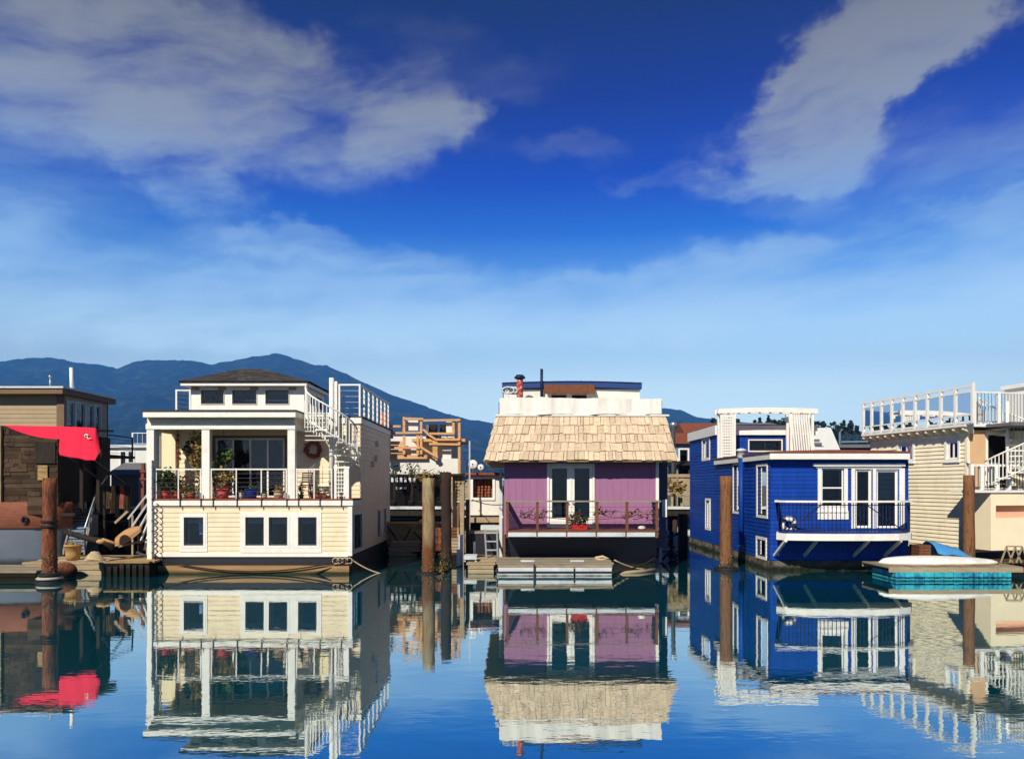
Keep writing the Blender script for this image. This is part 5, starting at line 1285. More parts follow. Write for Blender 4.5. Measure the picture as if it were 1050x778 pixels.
m = MB(); m.lathe((0, 0, 0), [(.09, 0), (.09, .01)], 12); m.v = [V(c.x + v.x, c.y + .03 - v.z, c.z + v.y * 1.3) for v in m.v]; m.build('hawse_hole', 'black_void', K)
# roof behind the awning and the awning itself
m = MB(); m.prism([(ax0, 31.1, zl0 - .02), (ax0, 32.8, zl0 + .05), (e1 + .05, 32.8, zl0 + .05), (e1 + .05, 31.1, zl0 - .02)], (0, 0, -.08)); m.build('roof', 'roof_felt', K)
m = MB(); NU, NV = 44, 10
pt_ = lambda px, py, d: W(px, py, d)
top = [(3, 436, 30.3), (31, 436.5, 30.3), (60.2, 437, 30.2), (61, 437.1, 29.75), (76, 437.5, 29.75), (88, 438, 29.75), (98, 438.6, 29.8), (101, 448, 29.8)]
bot = [(3, 438, 30.2), (31, 449, 30.05), (60.2, 454, 29.9), (61, 466, 29.3), (76, 469, 29.25), (88, 471, 29.25), (97, 472, 29.25), (102.5, 463, 29.5)]
def samp(tab, f):
    f *= len(tab) - 1; i = min(int(f), len(tab) - 2); t = f - i; return Vector(tab[i]).lerp(Vector(tab[i + 1]), t)
for s in (0, 1):
    for j in range(NV + 1):
        for i in range(NU + 1):
            f, g = i / NU, j / NV; a, b = samp(top, f), samp(bot, f); p = W(*a).lerp(W(*b), g)
            p += V(0, -.035 * math.sin(f * 34 + g) * (.3 + g), -.02 * math.sin(math.pi * g) * f - .015 * math.cos(f * 26) * g) * .6
            p += V(0, .02 * s, -.02 * s); m.v.append(p)
q = (NU + 1) * (NV + 1)
for j in range(NV):
    for i in range(NU):
        k = j * (NU + 1) + i; f = [k, k + NU + 1, k + NU + 2, k + 1]; m.f.append(f); m.f.append([q + x for x in f[::-1]])
m.smooth = set(range(len(m.f)))
aw = m.build('awning', 'red_canvas', K)
m = MB(); c = W(88.5, 446.5, 29.56)
m.sphere(c, .065, 8, (1.2, .4, 1)); m.tube([c + V(.03, -.02, -.05), c + V(.1, -.05, -.12), c + V(.2, -.05, -.1)], .018, 6); m.build('emblem', 'emblem_white', aw)
m = MB(); m.sphere(c + V(-.0, -.045, -.01), .03, 6); m.build('emblem_mark', 'black_iron', aw)
for px, py in ((68, 467), (96, 471)):
    m = MB(); a = W(px, py, 29.35); m.bar(a, V(a.x, yE - .1, a.z - .9), .04); m.build('awning_strut', 'black_iron', K)

# ================================================================== TAN HOUSEBOAT (far left, behind the ark)
yN = 37.0; n1 = X(66, yN); n0 = X(-140, yN); nB = 41.0
TN = thing('tan_houseboat', 'tan flat roofed houseboat with tall corner windows behind the dark shingled ark', 'houseboat', ((n0 + n1) / 2, 39, 0))
fN = front(n0, yN); rN = side_r(n1, yN); zn = Z(405, yN)
nh = [rN.rect(68.5, 412, 76, 452), rN.rect(77.5, 413, 86.5, 452), rN.rect(88, 415, 95.5, 452), rN.rect(97, 416, 102.5, 452)]
fh = [(2.2, 3.6, 4.6, 6.0), (5.0, 6.4, 1.2, 2.6)]
m = MB(); sd = MB(); wall(m, fN, 0, n1 - n0, .5, zn, fh); siding(sd, fN, 0, n1 - n0 - .32, .5, zn, fh, .2); wall(m, rN, .125, nB - yN, .5, zn, nh); m.box(n0, n1, nB - .1, nB, .5, zn); m.box(n0, n0 + .12, yN + .125, nB - .1, .5, zn)
m.build('wall', 'tan_siding', TN); sd.build('siding', 'tan_siding', TN)
for h in fh: window(TN, fN, h, .1)
for h in nh: window(TN, rN, h, .05, trim_mat='foam_white', sash_mat='foam_white', sw=.05, sill=False)
m = MB(); m.wbox(fN, n1 - n0 - .32, n1 - n0 + .03, .5, zn - .003, .001, .08); m.build('corner_board', 'tan_trim', TN)
rfz = Z(398, 36.4); m = MB(); m.box(n0 - .3, n1 + .25, 36.4, nB + .3, zn, rfz); m.build('roof_fascia', 'tan_trim', TN)
m = MB(); m.box(n0 - .35, n1 + .32, 36.33, nB + .35, rfz + .003, rfz + .09); m.build('roof', 'foam_white', TN)
m = MB(); m.tube([(X(74, 38.5), 38.5, rfz), (X(73, 38.5), 38.5, Z(377, 38.5))], .1, 12, r2=.085); m.build('flue_pipe', 'white_paint', TN)
m = MB(); m.tube([(X(51.5, 38), 38, rfz), (X(51.5, 38), 38, Z(386, 38))], .04, 8); m.sphere((X(51.5, 38), 38, Z(386, 38)), .08, 6); m.build('vent_pipe', 'galvanised', TN)
m = MB(); m.box(n0, n1, yN + .05, nB, -.6, .497); m.build('hull', 'hull_dark', TN)
m = MB(); m.box(n1 + .003, n1 + 1.4, 38.2, nB, Z(466, 38.5) - .12, Z(466, 38.5)); m.build('balcony_floor', 'dark_wood', TN)
rail_run(TN, [V(n1 + .1, 38.3, Z(466, 38.5)), V(n1 + 1.3, 38.3, Z(466, 38.5)), V(n1 + 1.3, nB - .1, Z(466, 38.5))], .95, .06, 5, 'dark_wood', 'black_iron', name='balcony_railing')

# ================================================================== LEFT DOCK AND CLUTTER
t = thing('mooring_pile', 'rust red round pile with black rubber collar standing at the left dock', 'pile', (X(51, 24.6), 24.6, -1), 'mooring piles')
pc = V(X(51, 24.6), 24.6, 0); m = pile_mesh(pc, .215, Z(490, 24.6), taper=.92); m.build('post', 'pile_rust', t); barnacles(t, pc, .22, .8, 240)
for z in (Z(536, 24.6), Z(541, 24.6)): m = MB(); m.lathe(pc + V(0, 0, z), [(.21, 0), (.25, .02), (.25, .07), (.21, .09)], 18); m.build('band', 'rubber', t)
m = MB(); m.lathe(pc + V(0, 0, -.08), [(.24, 0), (.38, .02), (.4, .1), (.37, .14), (.24, .15)], 22); m.build('collar', 'rubber', t)
m = MB(); m.lathe(pc + V(0, 0, .075), [(.23, 0), (.36, .01), (.385, .05), (.34, .09), (.23, .1)], 22); m.build('collar_ring', 'rubber_worn', t)
m = MB(); m.lathe(pc + V(0, 0, .18), [(.22, 0), (.33, .02), (.35, .06), (.3, .1), (.22, .11)], 22); m.build('collar_ring', 'rubber', t)
def plankdock(name, label, x0, x1, y0, y1, zt, along='x', sidem='weathered_wood', topm='grey_wood', bw=.2, fh_=.34):
    t = thing(name, label, 'dock', ((x0 + x1) / 2, (y0 + y1) / 2, 0)); m = MB()
    if along == 'x':
        n = max(2, int((y1 - y0) / bw))
        for i in range(n): a = y0 + (y1 - y0) * i / n; m.box(x0 + rng.uniform(-.05, .05), x1 + rng.uniform(-.05, .05), a, a + (y1 - y0) / n - .012, zt - .05, zt + rng.uniform(0, .02))
    else:
        n = max(2, int((x1 - x0) / bw))
        for i in range(n): a = x0 + (x1 - x0) * i / n; m.box(a, a + (x1 - x0) / n - .012, y0 + rng.uniform(-.03, .03), y1, zt - .05, zt + rng.uniform(0, .02))
    m.build('decking', topm, t)
    m = MB(); h = fh_ / 2
    for k in range(2):
        m.box(x0 + .03, x1 - .03, y0 + .02 + .03 * k, y0 + .12, zt - .055 - h * (k + 1), zt - .06 - h * k); m.box(x1 - .12, x1 - .03 - .02 * k, y0 + .121, y1 - .02, zt - .055 - h * (k + 1), zt - .06 - h * k); m.box(x0 + .03, x0 + .12, y0 + .121, y1 - .02, zt - .055 - h * (k + 1), zt - .06 - h * k)
    m.build('beam', sidem, t)
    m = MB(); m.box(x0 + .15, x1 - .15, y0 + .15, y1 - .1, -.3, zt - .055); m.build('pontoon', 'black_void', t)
    return t
plankdock('floating_dock', 'tan timber float carrying a wicker basket below the dark ark', X(24, 26.4), X(107, 26.4), 26.4, 29.2, .42, 'x', 'weathered_wood', 'weathered_wood', .28, .36)
plankdock('floating_dock', 'low pale plank raft at the far left beside the rust red pile', X(-40, 25.2), X(43, 25.2), 24.9, 27.0, .3, 'x', 'stained_planks', 'grey_wood', .24, .26)
m = MB(); m.sphere((X(66, 25.9), 25.9, .2), .4, 10, (1, .8, .75)); m.thing('fender_ball', 'pile_rust', 'round rusty fender ball floating between the rust red pile and the tan float', 'fender')
# gangway
t = thing('gangway', 'grey slatted gangway with white rail climbing to the dark ark', 'gangway', (X(78, 28.8), 28.8, .42))
g0, g1 = V(X(64, 28.6), 28.6, .5), V(X(87, 28.6), 28.6, .5); g2, g3 = V(X(76, 31.3), 31.3, 2.02), V(X(97, 31.3), 31.3, 2.02)
m = MB(); m.hexa([g0, g0 + V(.06, 0, 0), g2 + V(.06, 0, 0), g2] + [p + V(0, 0, .14) for p in (g0, g0 + V(.06, 0, 0), g2 + V(.06, 0, 0), g2)]); m.hexa([g1 - V(.06, 0, 0), g1, g3, g3 - V(.06, 0, 0)] + [p + V(0, 0, .14) for p in (g1 - V(.06, 0, 0), g1, g3, g3 - V(.06, 0, 0))]); m.build('stringer', 'grey_wood', t)
n = 14
for i in range(n):
    f = (i + .3) / n; a, b = g0.lerp(g2, f), g1.lerp(g3, f); m = MB(); m.hexa([a + V(.065, 0, .05), b + V(-.065, 0, .05), b + V(-.065, .15, .05 + .03), a + V(.065, .15, .08), a + V(.065, 0, .1), b + V(-.065, 0, .1), b + V(-.065, .15, .13), a + V(.065, .15, .13)]); m.build('tread', 'slate_blue', t)
m = MB(); m.tube([g1 + V(0, 0, .95), g3 + V(.1, 0, .8), g3 + V(.35, .3, 1.35)], .028, 8); m.tube([g1 + V(0, 0, .55), g3 + V(.05, 0, .45)], .02, 6); hr_ = m.build('handrail', 'galvanised', t)
for f in (.02, .5, .98): a = g1.lerp(g3, f); m = MB(); m.bar(a + V(0, 0, .1), a + V(.05 * f, 0, .9), .045); m.build('post', 'black_iron', hr_)
# basket, ropes, dinghy hull, boards
t = thing('wicker_basket', 'round tan wicker basket full of kindling on the tan timber float', 'basket', (X(75, 27.3), 27.3, .44))
c = V(X(75, 27.3), 27.3, .44); m = MB(); m.lathe(c, [(.2, 0), (.24, .2), (.27, .46), (.29, .46), (.29, .52), (.25, .52), (.23, .3)], 20); m.build('body', 'wicker', t)
m = MB()
for k in range(26): a = c + V(rng.uniform(-.18, .18), rng.uniform(-.15, .15), .3); m.bar(a, a + V(rng.uniform(-.12, .12), rng.uniform(-.1, .1), rng.uniform(.2, .38)), .025)
m.build('kindling', 'leaf_dry', t)
m = MB(); c = V(X(97, 27.2), 27.2, .46)
for k in range(9): m.tube([c + V(math.cos(a) * (.32 - .025 * k), math.sin(a) * (.2 - .015 * k), .03 * k + .015 * math.sin(a * 3 + k)) for a in [i * math.pi / 9 for i in range(19)]], .022, 5)
m.thing('rope_coil', 'rope', 'heap of pale coiled rope on the tan float right of the basket', 'rope')
m = MB(); m.tube([W(67, 545, 27.8), W(80, 549, 27.8), W(95, 553, 27.7), W(108, 555, 27.7), W(116, 561, 27.7)], .09, 8, r2=.13); m.thing('driftwood_log', 'dark_wood', 'long weathered dark log leaning across the tan float behind the basket', 'log')
t = thing('dark_float', 'black sided float with junk between the tan float and the cream houseboat', 'dock', (X(130, 26.6), 27, 0))
m = MB(); m.box(X(108.5, 26.0), X(151, 26.0), 26.0, 28.6, -.4, .44); m.build('pontoon', 'black_void', t)
m = MB()
for k in range(11): a = 26.0 + k * .235; m.box(X(107, 26) + rng.uniform(-.1, .05), X(152, 26) + rng.uniform(-.1, .1), a, a + .21, .443, .49 + rng.uniform(0, .02))
m.build('decking', 'stained_planks', t)
m = MB()
for k in range(7): x = X(110 + 6.5 * k, 25.95); m.box(x, x + .13, 25.93, 25.99, -.3, .44 - rng.uniform(0, .12))
m.build('skirt_board', 'pile_dark', t)
# dinghy hull lying on its side
t = thing('dinghy', 'small tan dinghy lying tipped on its side on the black sided float', 'dinghy', (X(132, 27.3), 27.3, .49))
m = MB(); rows, nseg = 18, 12; ax = (W(145, 542, 27.3) - W(119, 556, 27.3)); a0 = W(119, 556, 27.3); dirv = ax.normalized(); upv = V(0, -.55, .84); sdv = dirv.cross(upv).normalized()
for i in range(rows + 1):
    f = i / rows; ww = .3 * math.sin(math.pi * min(.98, max(.02, f * .75 + .18))) ** .7
    for k in range(nseg + 1):
        q = math.pi * k / nseg; m.v.append(a0 + ax * f - sdv * math.cos(q) * ww + upv * (math.sin(q) * ww * .75))
m.f += [[i * (nseg + 1) + k, i * (nseg + 1) + k + 1, (i + 1) * (nseg + 1) + k + 1, (i + 1) * (nseg + 1) + k] for i in range(rows) for k in range(nseg)]
m.f += [[k for k in range(nseg + 1)][::-1], [rows * (nseg + 1) + k for k in range(nseg + 1)]]; m.smooth = set(range(len(m.f) - 2)); m.build('hull', 'tan_canvas', t)
m = MB()
for sg in (-1, 1): m.tube([a0 + ax * (i / rows) - sdv * sg * .31 * math.sin(math.pi * min(.98, max(.02, i / rows * .75 + .18))) ** .7 for i in range(rows + 1)], .028, 6)
m.build('gunwale', 'weathered_wood', t)
m = MB(); m.tube([a0 + V(.1, -.1, -.05), a0 + V(-.35, -.2, .12), a0 + V(-.5, -.2, .0)], .05, 8); m.sphere(a0 + V(-.4, -.25, .05), .1, 8, (1.5, 1, .8)); m.thing('canvas_bundle', 'wicker', 'crumpled pale canvas bundle at the low end of the tipped tan dinghy', 'bundle')
t = thing('dock_ladder', 'leaning white stair rails rising beside the left wall of the cream houseboat', 'stair', (X(143, 28.5), 28.5, .49))
for k in range(6):
    m = MB(); a = W(131 + 4.2 * k, 532 + 8 * k, 28.2 - .04 * k); b = W(154, 503 + 9 * k, 28.6 - .04 * k); m.bar(a, b, .05); m.build('rail', 'foam_white', t)
for px in (136, 151): m = MB(); m.bar(W(px, 528, 28.5), V(X(px, 28.5), 28.5, .49), .06); m.build('post', 'weathered_wood', t)
for i, (a, b, mm, lab) in enumerate((((118, 536), (131, 524), 'weathered_wood', 'short raw board propped behind the tipped tan dinghy'), ((122, 560), (152, 553), 'grey_wood', 'grey plank lying along the black sided float'), ((140, 566), (155, 572), 'foam_white', 'pale broken spar hanging off the right end of the black sided float'))):
    m = MB(); m.bar(W(*a, 27.4 + .2 * i), W(*b, 27.4 + .2 * i), .07); m.thing('loose_board', mm, lab, 'board')
t = thing('hanging_nets', 'brown and cream nets drying on a rail behind the gangway', 'nets', (X(124, 31), 31, 1.6))
m = MB(); m.bar(W(106, 499, 31), W(134, 499, 31), .06); m.build('drying_rail', 'dark_wood', t)
for px in (107, 133): m = MB(); m.bar(W(px, 499, 31), V(X(px, 31), 31, .9), .07); m.build('post', 'dark_wood', t)
for k in range(5):
    m = MB(); x = X(111 + k * 4.6, 30.9); n = 7; pts = []
    for j in range(9):
        for i in range(n): pts.append(V(x + (i / (n - 1) - .5) * .2, 30.9 + .05 * math.sin(i * 2 + j * .4), Z(498, 31) - j * .11 * (1 + .2 * (k % 3))))
    m.add(pts, [(j * n + i, j * n + i + 1, (j + 1) * n + i + 1, (j + 1) * n + i) for j in range(8) for i in range(n - 1)], True); m.build('net', ('dark_shingle', 'wicker', 'black_void', 'copper_rust', 'dark_wood')[k], t)
t = thing('pier', 'dark timber pier on posts between the ark and the cream houseboat', 'pier', (X(128, 33), 33, -1))
m = MB(); m.box(X(102, 32.5), X(153, 32.5), 32.4, 34.5, 1.35, 1.5); m.build('decking', 'dark_wood', t)
for px in (106, 118, 130, 143): m = MB(); x = X(px, 32.6); m.tube([(x, 32.6, -1), (x, 32.6, 1.35)], .13, 10); m.build('post', 'pile_dark', t)
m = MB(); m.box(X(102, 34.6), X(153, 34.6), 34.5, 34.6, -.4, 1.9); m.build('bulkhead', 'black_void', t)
# white house and grey shed behind
def house(name, label, cat, x0, x1, y0, y1, z0, z1, wm, wins, roof=None, roofm='grey_roof', trim='white_paint', extra=0):
    t = thing(name, label, cat, ((x0 + x1) / 2, (y0 + y1) / 2, z0)); fr = front(x0, y0); m = MB()
    hs = [fr.rect(*h) for h in wins]
    wall(m, fr, 0, x1 - x0, z0, z1, hs); wall(m, side_l(x0, y0), .125, y1 - y0, z0, z1); wall(m, side_r(x1, y0), .125, y1 - y0, z0, z1); m.box(x0 + .125, x1 - .125, y1 - .12, y1, z0, z1); m.box(x0 + .13, x1 - .13, y0 + 1.8, y0 + 1.85, z0, z1 - .05)
    m.build('wall', wm, t)
    for h in hs: window(t, fr, h, .09, trim_mat=trim, sw=.06, nx=2 if h[1] - h[0] > 1 else 1)
    m = MB()
    if roof: m.prism([(x0 - .25, y0 - .3, z1 + .003), (x0 - .25, y1 + .3, z1 + .003), (x0 - .25, (y0 + y1) / 2, z1 + roof)][::-1], (x1 - x0 + .5, 0, 0))
    else: m.box(x0 - .2, x1 + .2, y0 - .25, y1 + .2, z1 + .003, z1 + .22)
    m.build('roof', roofm, t); return t
hw_ = house('white_house', 'small white house with blue paned windows beyond the dark pier', 'house', X(109, 60), X(156, 60), 60, 66, .8, Z(459, 60), 'far_white', [(124, 463, 129, 478), (132, 463, 137, 474)], None, 'foam_white')
rail_run(hw_, [V(X(136, 60.2), 60.2, Z(458, 60) + .15), V(X(156, 60.2), 60.2, Z(458, 60) + .15)], .9, .1, 0, 'white_paint', 'white_paint', balusters=.3, name='roof_railing')
house('grey_shed', 'low grey boat shed with a sloping roof in front of the small white house', 'shed', X(114, 45), X(142, 45), 45, 49, .3, Z(487, 45), 'grey_roof', [], .75, 'grey_roof')
t = thing('red_post', 'rust coloured post with cross bars behind the cream houseboat left wall', 'post', (X(146, 40), 40, 0))
m = MB(); m.box(X(144.5, 40), X(147.5, 40), 40, 40.14, 0, Z(475, 40)); m.build('upright', 'red_roof', t)
for py in (484, 492): m = MB(); m.box(X(142, 40), X(153, 40), 39.95, 39.997, Z(py, 40), Z(py - 2, 40)); m.build('cross_bar', 'red_roof', t)

# ================================================================== GAP BETWEEN CREAM AND MAUVE HOUSEBOATS
# main pier on piles
PY = 42.0; pzt = Z(520, PY)
t = thing('main_pier', 'long raised timber pier with pale edge running behind the houseboats', 'pier', (0, PY + 1.2, -1))
m = MB(); px_a, px_b = X(-60, PY), X(1080, PY); k = 130
for i in range(k): a = px_a + (px_b - px_a) * i / k; m.box(a, a + (px_b - px_a) / k - .015, PY + .06, PY + 2.4, pzt - .06, pzt + rng.uniform(0, .012))
m.build('decking', 'grey_wood', t)
m = MB(); m.box(px_a, px_b, PY, PY + .055, pzt - .1, pzt + .05); m.build('edge_beam', 'foam_white', t)
m = MB(); m.box(px_a, px_b, PY + .1, PY + .3, pzt - .45, pzt - .065); m.box(px_a, px_b, PY + 2.0, PY + 2.2, pzt - .45, pzt - .065); m.build('girder', 'dark_wood', t)
for i in range(22):
    x = px_a + 1 + (px_b - px_a - 2) * i / 21
    for y in (PY + .5, PY + 1.9): m = MB(); m.tube([(x, y, -1), (x, y, pzt - .45)], .16, 10); m.build('pile', 'pile_dark', t)
m = MB()
for k in range(9): m.box(X(385, 43), X(522, 43), 43.0, 43.08, -.5 + k * .21, -.3 + k * .21)
m.thing('timber_bulkhead', 'dark_wood', 'dark plank sheet added as the blackness under the raised pier', 'bulkhead')  # dark sheet standing in for the deep shade beneath the pier
t = thing('pier_railing', 'weathered timber railing along the raised pier between the mauve and blue houseboats', 'railing', (X(694, PY), PY + .3, pzt))
for px in (680, 690, 700, 710): m = MB(); x = X(px, PY); m.box(x - .06, x + .06, PY + .2, PY + .32, pzt + .013, Z(486, PY)); m.build('post', 'weathered_wood', t)
for py in (487.5, 492, 497, 501.5, 506): m = MB(); m.box(X(677, PY), X(714, PY), PY + .14, PY + .195, Z(py + 1.6, PY), Z(py - 1.6, PY)); m.build('rail_board', 'weathered_wood', t)
m = MB(); m.leaves((X(692, PY), PY + .05, Z(498, PY)), (.55, .1, .5), 40, .3); m.thing('dry_creeper', 'leaf_dry', 'dry creeper caught on the timber railing between the mauve and blue houseboats', 'creeper')
# timber bulkhead below the pier
yK = 34.5
t = thing('timber_bulkhead', 'stained plank bulkhead standing in the water right of the cream houseboat', 'bulkhead', (X(428, yK), yK, -.6))
n = 8
m = MB(); b0_, b1_ = X(396, yK), X(462, yK)
for i in range(n): z = -.55 + i * .232; m.box(b0_ + rng.uniform(-.05, .05), b1_ + rng.uniform(-.05, .05), yK, yK + .12 + rng.uniform(0, .03), z, z + .22)
m.build('planking', 'stained_planks', t)
m = MB(); m.box(b0_, b1_, yK - .08, yK + .3, 1.31, 1.4); m.build('cap_board', 'raw_wood', t)
for px in (400, 424, 448): m = MB(); x = X(px, yK); m.box(x - .1, x + .1, yK - .1, yK - .003, -.6, 1.3); m.build('stud', 'stained_planks', t)
for i, (a, b, lab) in enumerate((((398, 540), (420, 572), 'dark pipe slanting down from the left end of the stained bulkhead'), ((421, 542), (402, 575), 'dark pipe crossing the slanting pipe at the stained bulkhead'), ((440, 560), (424, 545), 'short dark pipe leaning behind the pale topped pile'))):
    m = MB(); m.tube([W(*a, 34), W(*b, 33.6)], .04, 6); m.thing('leaning_pipe', 'black_iron', lab, 'pipe')
# dark cabin and junk under / on the pier
t = thing('dark_cabin', 'low dark cabin standing on the pier under the white house with timber decks', 'cabin', (X(420, 44.5), 44.5, pzt))
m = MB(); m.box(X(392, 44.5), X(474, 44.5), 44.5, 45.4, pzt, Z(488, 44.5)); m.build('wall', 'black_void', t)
for k in range(6): m = MB(); px = 401 + k * 4.5; m.box(X(px, 44.45), X(px + 2.4, 44.45), 44.45, 44.497, Z(494, 44.5), Z(489.5, 44.5)); m.build('window', 'foam_white', t)
for k in range(3): m = MB(); px = 406 + k * 4; m.box(X(px, 44.45), X(px + 2.6, 44.45), 44.45, 44.497, Z(501.5, 44.5), Z(499, 44.5)); m.build('window', 'foam_white', t)
m = MB(); m.box(X(391, 44.5), X(475, 44.5), 44.35, 45.42, Z(488, 44.5) + .003, Z(486, 44.5)); m.build('roof', 'dark_wood', t)
# piles
t = thing('mooring_pile', 'pale topped round pile with rust red foot right of the cream houseboat', 'pile', (X(439.5, 27), 27, -1), 'mooring piles')
pc = V(X(439.5, 27), 27, 0); pile_mesh(pc, .225, Z(490, 27), taper=.95).build('post', 'pile_pale', t); barnacles(t, pc, .225, .7, 220)
m = MB(); m.lathe(pc + V(0, 0, -.06), [(.23, 0), (.4, .02), (.42, .1), (.24, .13)], 18); m.build('collar', 'rubber', t)
t = thing('mooring_pile', 'dark nearly black round pile just right of the pale topped pile', 'pile', (X(457.5, 29.3), 29.3, -1), 'mooring piles')
pile_mesh((X(457.5, 29.3), 29.3, 0), .2, Z(484, 29.3), taper=.9).build('post', 'pile_dark', t); barnacles(t, (X(457.5, 29.3), 29.3), .2, .6)
m = MB(); m.tube([W(432, 586.5, 27.2), W(446, 586, 27.2), W(458, 585.5, 27.5), W(462, 583, 28.4)], .04, 6); m.thing('boom_pole', 'dark_wood', 'dark pole floating against the foot of the pale topped pile', 'pole')
m = MB(); pc2 = V(X(452, 27.2), 27.2, 0); m.leaves(pc2 + V(0, 0, .18), (.25, .2, .16), 50, .14); m.thing('weed_clump', 'leaf_dry', 'clump of dry weed between the two round piles', 'weed')
for px, d, tp, mm, w_, lab in ((474, 31, 497, 'weathered_wood', .13, 'thin tan timber post right of the dark pile'), (479.5, 31.5, 512, 'pile_brown', .11, 'thin brown timber post beside the white boathouse'), (472.5, 29.5, 548, 'foam_white', .12, 'short white post standing in the water left of the ladder'),
                          (481.5, 36, 452, 'alum', .05, 'tall thin metal mast beside the white dish'), (466.5, 33, 503, 'dark_wood', .12, 'dark slim post between the dark pile and the tan post'), (513.5, 30.5, 481, 'foam_white', .09, 'slim white post against the left wall of the mauve houseboat'),
                          (517, 29.2, 500, 'brown_rail', .07, 'slim brown post at the left corner of the mauve balcony'), (470, 29.2, 563, 'foam_white', .09, 'stubby white post left of the short white post'), (486.5, 29.8, 555, 'galvanised', .07, 'short grey post before the dark locker')):
    m = MB(); x = X(px, d); m.bar((x, d, -1), (x, d, Z(tp, d)), w_ * 1.3); m.thing('timber_post' if 'metal' not in lab else 'metal_mast', mm, lab, 'post' if 'mast' not in lab else 'mast')
# deck house with raw timber decks (far)
yD = 45.5; d0, d1 = X(392, yD), X(472, yD)
DH = thing('deck_house', 'white house with stacked raw timber decks and railings behind the dark pile', 'house', ((d0 + d1) / 2, 48, 1))
m = MB(); fD = front(d0, yD); zA, zBm, zC = Z(486, yD), Z(470, yD), Z(449, yD)
wall(m, fD, 0, d1 - d0, Z(488, yD), zBm); m.box(d0, d1, yD + .13, 51, 1.5, zBm - .02)
m.build('wall', 'far_white', DH)
m = MB(); sd_ = front(d0, yD - .02); 
for k in range(4): z = Z(468.5 - k * 4.2, yD); m.box(d0, X(414 + (6 if k == 0 else 0), yD), yD - .1, yD + .1, z, z + .2)
m.build('balcony_boarding', 'raw_wood', DH)
m = MB(); m.box(d0, X(438.5, yD), yD - .25, yD + 3, Z(470.5, yD), Z(466.5, yD)); m.box(X(423, yD), d1 + .3, yD - .3, yD + 3, Z(453, yD), Z(450, yD)); m.build('deck_floor', 'raw_wood', DH)
m = MB(); m.box(d0 + .3, d1 - .1, yD + 1.2, yD + 4, zBm, Z(446, yD)); m.build('upper_wall', 'far_white', DH)
m = MB(); m.box(X(451, yD), X(462.5, yD), yD + .1, yD + .9, Z(470, yD), Z(458.5, yD)); m.build('storage_box', 'far_white', DH)
for px, t0_, t1_ in ((414.5, 428, 466), (432, 429, 466), (428.5, 445, 466), (447.5, 452, 472), (465, 430, 452), (471, 430, 486), (402, 440, 450), (445, 452, 470)):
    m = MB(); x = X(px, yD - .3); m.box(x - .07, x + .07, yD - .42, yD - .305, Z(t1_, yD), Z(t0_, yD)); m.build('deck_post', 'raw_wood', DH)
def pbar(a, b, w_=.12, nm='deck_rail', mm='raw_wood', d=yD - .45): m = MB(); m.bar(W(*a, d), W(*b, d), w_); m.build(nm, mm, DH)
for a, b in (((398, 444), (433, 443.5)), ((414, 429), (434, 429.5)), ((434, 431), (472, 430.5)), ((434, 440), (440, 446)), ((440, 446), (447, 450.5)), ((447, 450.5), (472, 450.5)), ((400, 459), (431, 459)), ((431, 458), (449, 469)), ((440, 444.5), (466, 444.5)), ((398, 437), (411, 437)), ((440, 455), (472, 455.5))): pbar(a, b)
m = MB(); m.box(X(417, 46), X(430, 46), 45.4, 45.46, Z(442, 46), Z(431.5, 46)); m.build('deck_screen', 'far_white', DH)
m = MB(); m.box(X(458.5, 46), X(469, 46), 45.3, 45.9, Z(444, 46), Z(433, 46)); m.build('deck_locker', 'far_white', DH)
m = MB(); m.box(X(437, 46.3), X(448, 46.3), 46.2, 46.8, Z(449, 46), Z(435, 46)); m.build('deck_shed', 'grey_roof', DH)
m = MB(); c = W(394, 430, 44.5); m.lathe(V(c.x, c.y, 4.8), [(.26, 0), (.22, Z(438, 44.5) - 4.8), (.3, Z(437, 44.5) - 4.8), (.3, Z(434, 44.5) - 4.8), (.17, Z(430, 44.5) - 4.8), (.16, Z(424, 44.5) - 4.8), (.05, Z(422, 44.5) - 4.8)], 16); m.thing('chimney_pot', 'terracotta', 'tall terracotta chimney pot behind the roof railing of the cream houseboat', 'chimney')
for px, tp, lab in ((455, 436, 'dark slatted deck chair by the white locker on the upper timber deck'), (443.5, 437, 'dark slatted deck chair left of the first on the upper timber deck')):
    t = thing('deck_chair', lab, 'chair', (X(px, 45.6), 45.6, Z(450, yD)), 'chairs on the far timber deck'); b = V(X(px, 45.6), 45.6, Z(450, yD))
    for sx in (-.2, .2): m = MB(); m.bar(b + V(sx, -.2, 0), b + V(sx, .2, .75), .05); m.build('leg', 'dark_wood', t)
    m = MB(); m.box(b.x - .24, b.x + .24, b.y - .25, b.y + .2, b.z + .38, b.z + .43); m.build('seat', 'dark_wood', t)
    m = MB(); m.box(b.x - .24, b.x + .24, b.y + .2, b.y + .25, b.z + .45, b.z + .85); m.build('backrest', 'dark_wood', t)
